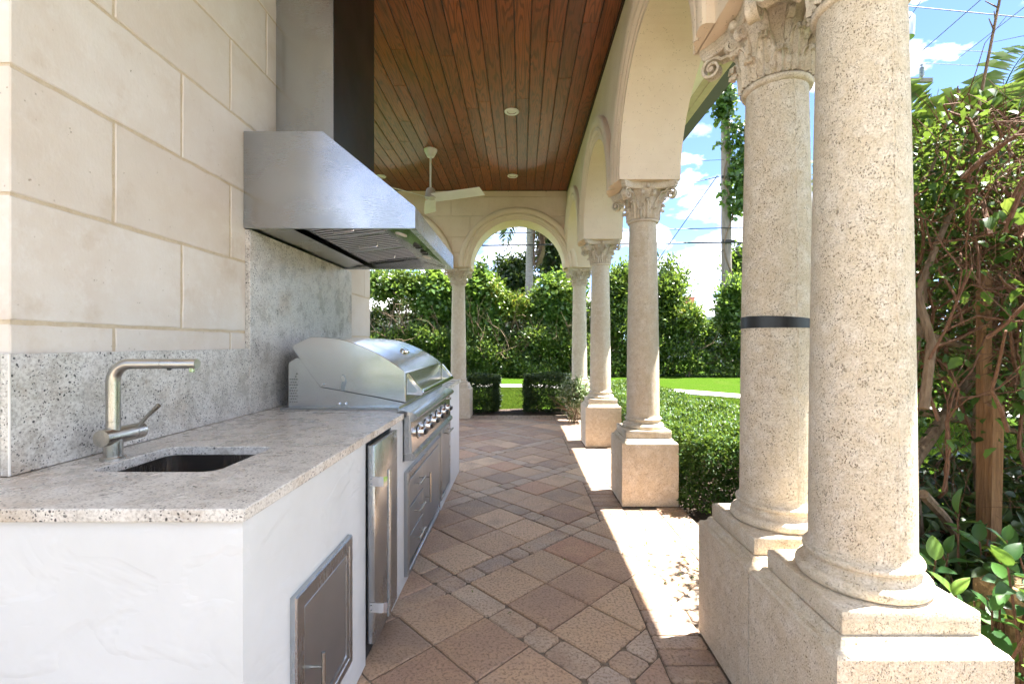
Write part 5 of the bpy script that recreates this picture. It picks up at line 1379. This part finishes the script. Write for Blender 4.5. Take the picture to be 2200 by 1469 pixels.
# glossy ground-cover shrub at the foot of the pedestals
gs = thing('glossy_shrub', 'low shrub with glossy oval leaves beside the nearest pedestal', 'shrub', (1.75, 1.6, -.04))
mb = MB(); heads = []
for k in range(84):
    b = (1.50+rnd.random()*.62, 1.42+rnd.random()*.5, -.02); d = Vector((rnd.gauss(.02, .2), rnd.gauss(-.15, .25), 1)).normalized(); l = .26+.36*rnd.random()
    e = Vector(b)+d*l; mb.tube([b, Vector(b)+d*l*.5, e], [.006, .005, .003], 5); heads.append((e, d))
part('stems', mb, MAT['twig'], gs, True, fixn=False, kind='stuff')
nl = 0
for e, d in heads:
    for k in range(5):
        if nl >= 295: break
        p = e - d*(.02*k) ; nl += 1
        inst('leaf', cl[nl % 2], Matrix.Translation(p) @ Matrix.Rotation(k*2.4+rnd.random(), 4, 'Z') @ Matrix.Rotation(R_(-60+k*13+rnd.gauss(0, 12)), 4, 'Y') @ Matrix.Rotation(rnd.gauss(0, .3), 4, 'X') @ Matrix.Scale(.75+.5*rnd.random(), 4), gs)
P = np.stack([1.5+RNG.random(1500)*1.0, 1.6+RNG.random(1500)*.8, .02+RNG.random(1500)*.40], 1); n = len(P)
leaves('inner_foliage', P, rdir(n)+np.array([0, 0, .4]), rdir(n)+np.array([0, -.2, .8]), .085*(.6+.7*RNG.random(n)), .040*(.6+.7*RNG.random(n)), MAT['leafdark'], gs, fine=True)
# rough tan pier beyond the nearest pedestal
tag(part('stucco_pier', MB().box(1.72, 2.1, 1.34, 1.75, -.04, .40, .02, 2), MAT['roughstucco']), 'rough tan stucco pier at the bottom right corner', 'pier')
# fallen leaves and petals on the paving by the hedge
n = 90; X = .60+RNG.random(n)**.6*.62; Y = 2.25+RNG.random(n)*1.25; far = RNG.random(n) < .25; X = np.where(far, -.3+RNG.random(n)*.9, X); Y = np.where(far, 1.9+RNG.random(n)*4, Y)
P = np.stack([X, Y, np.full(n, .0045)], 1); D = rdir(n)*np.array([1, 1, .12]); N = rdir(n)*.3+np.array([0, 0, 1])
tag(leaves('fallen_leaves', P, D, N, .022*(.5+RNG.random(n)), .011*(.6+.6*RNG.random(n)), MAT['leaf3'], None, .3, fine=True), 'scattered small fallen leaves on the paving near the hedge', kind='stuff')
# areca palm behind the thicket
ar = thing('areca_palm', 'feathery green palm rising behind the thicket at top right', 'palm tree', (7.3, 7.2, -.04))
fm = [frond_mesh(1.7, R_(a), 34, .60, .017, d, 20+i) for i, (a, d) in enumerate(((80, .25), (68, .6), (50, .9)))]
for f in fm: f.materials.append(MAT['frond'])
mb = MB(); spots = []
for k in range(9):
    x, y = 7.3+rnd.gauss(0, .45), 7.2+rnd.gauss(0, .4); h = 3.5+rnd.random()*.9; spots.append((x, y, h)); mb.tube([(x, y, -.04), (x+rnd.gauss(0, .08), y, h*.5), (x, y, h)], [.05, .045, .03], 7)
part('stem', mb, MAT['stem'], ar, True, fixn=False)
for k, (x, y, h) in enumerate(spots):
    for j in range(6):
        inst('frond', fm[(k+j) % 3], Matrix.Translation((x, y, h)) @ Matrix.Rotation(j*1.05+k*.7, 4, 'Z') @ Matrix.Rotation(rnd.gauss(0, .12), 4, 'Y') @ Matrix.Scale(.8+.35*rnd.random(), 4), ar)
# grass blades on the nearer lawn
def grass(n, x0, x1, y0, y1):
    X = x0+RNG.random(n)*(x1-x0); Y = y0+RNG.random(n)*(y1-y0); k = np.ones(n, bool)
    P = np.stack([X, Y, np.full(n, -.045)], 1); return P
G = np.concatenate([grass(20000, -.75, .35, 9.0, 13.4), grass(34000, 2.7, 7.2, 5.4, 11.2), grass(7000, 3.1, 6.0, 2.5, 5.4)]); n = len(G)
keep = np.ones(n, bool)
for (x0, y0), (x1, y1) in zip(pts_walk[:-1], pts_walk[1:]):
    d = np.array([x1-x0, y1-y0]); L2 = (d**2).sum(); t = np.clip(((G[:, :2]-[x0, y0])@d)/L2, 0, 1); keep &= np.hypot(G[:, 0]-x0-t*d[0], G[:, 1]-y0-t*d[1]) > .44
G = G[keep]; n = len(G)
go = leaves('grass', G, rdir(n)*.45+np.array([0, 0, 1]), rdir(n), .055*(.5+.8*RNG.random(n)), .008+0*RNG.random(n), MAT['grass'], None, .1)
tag(go, 'short green lawn grass blades beside the path', 'grass', kind='stuff')
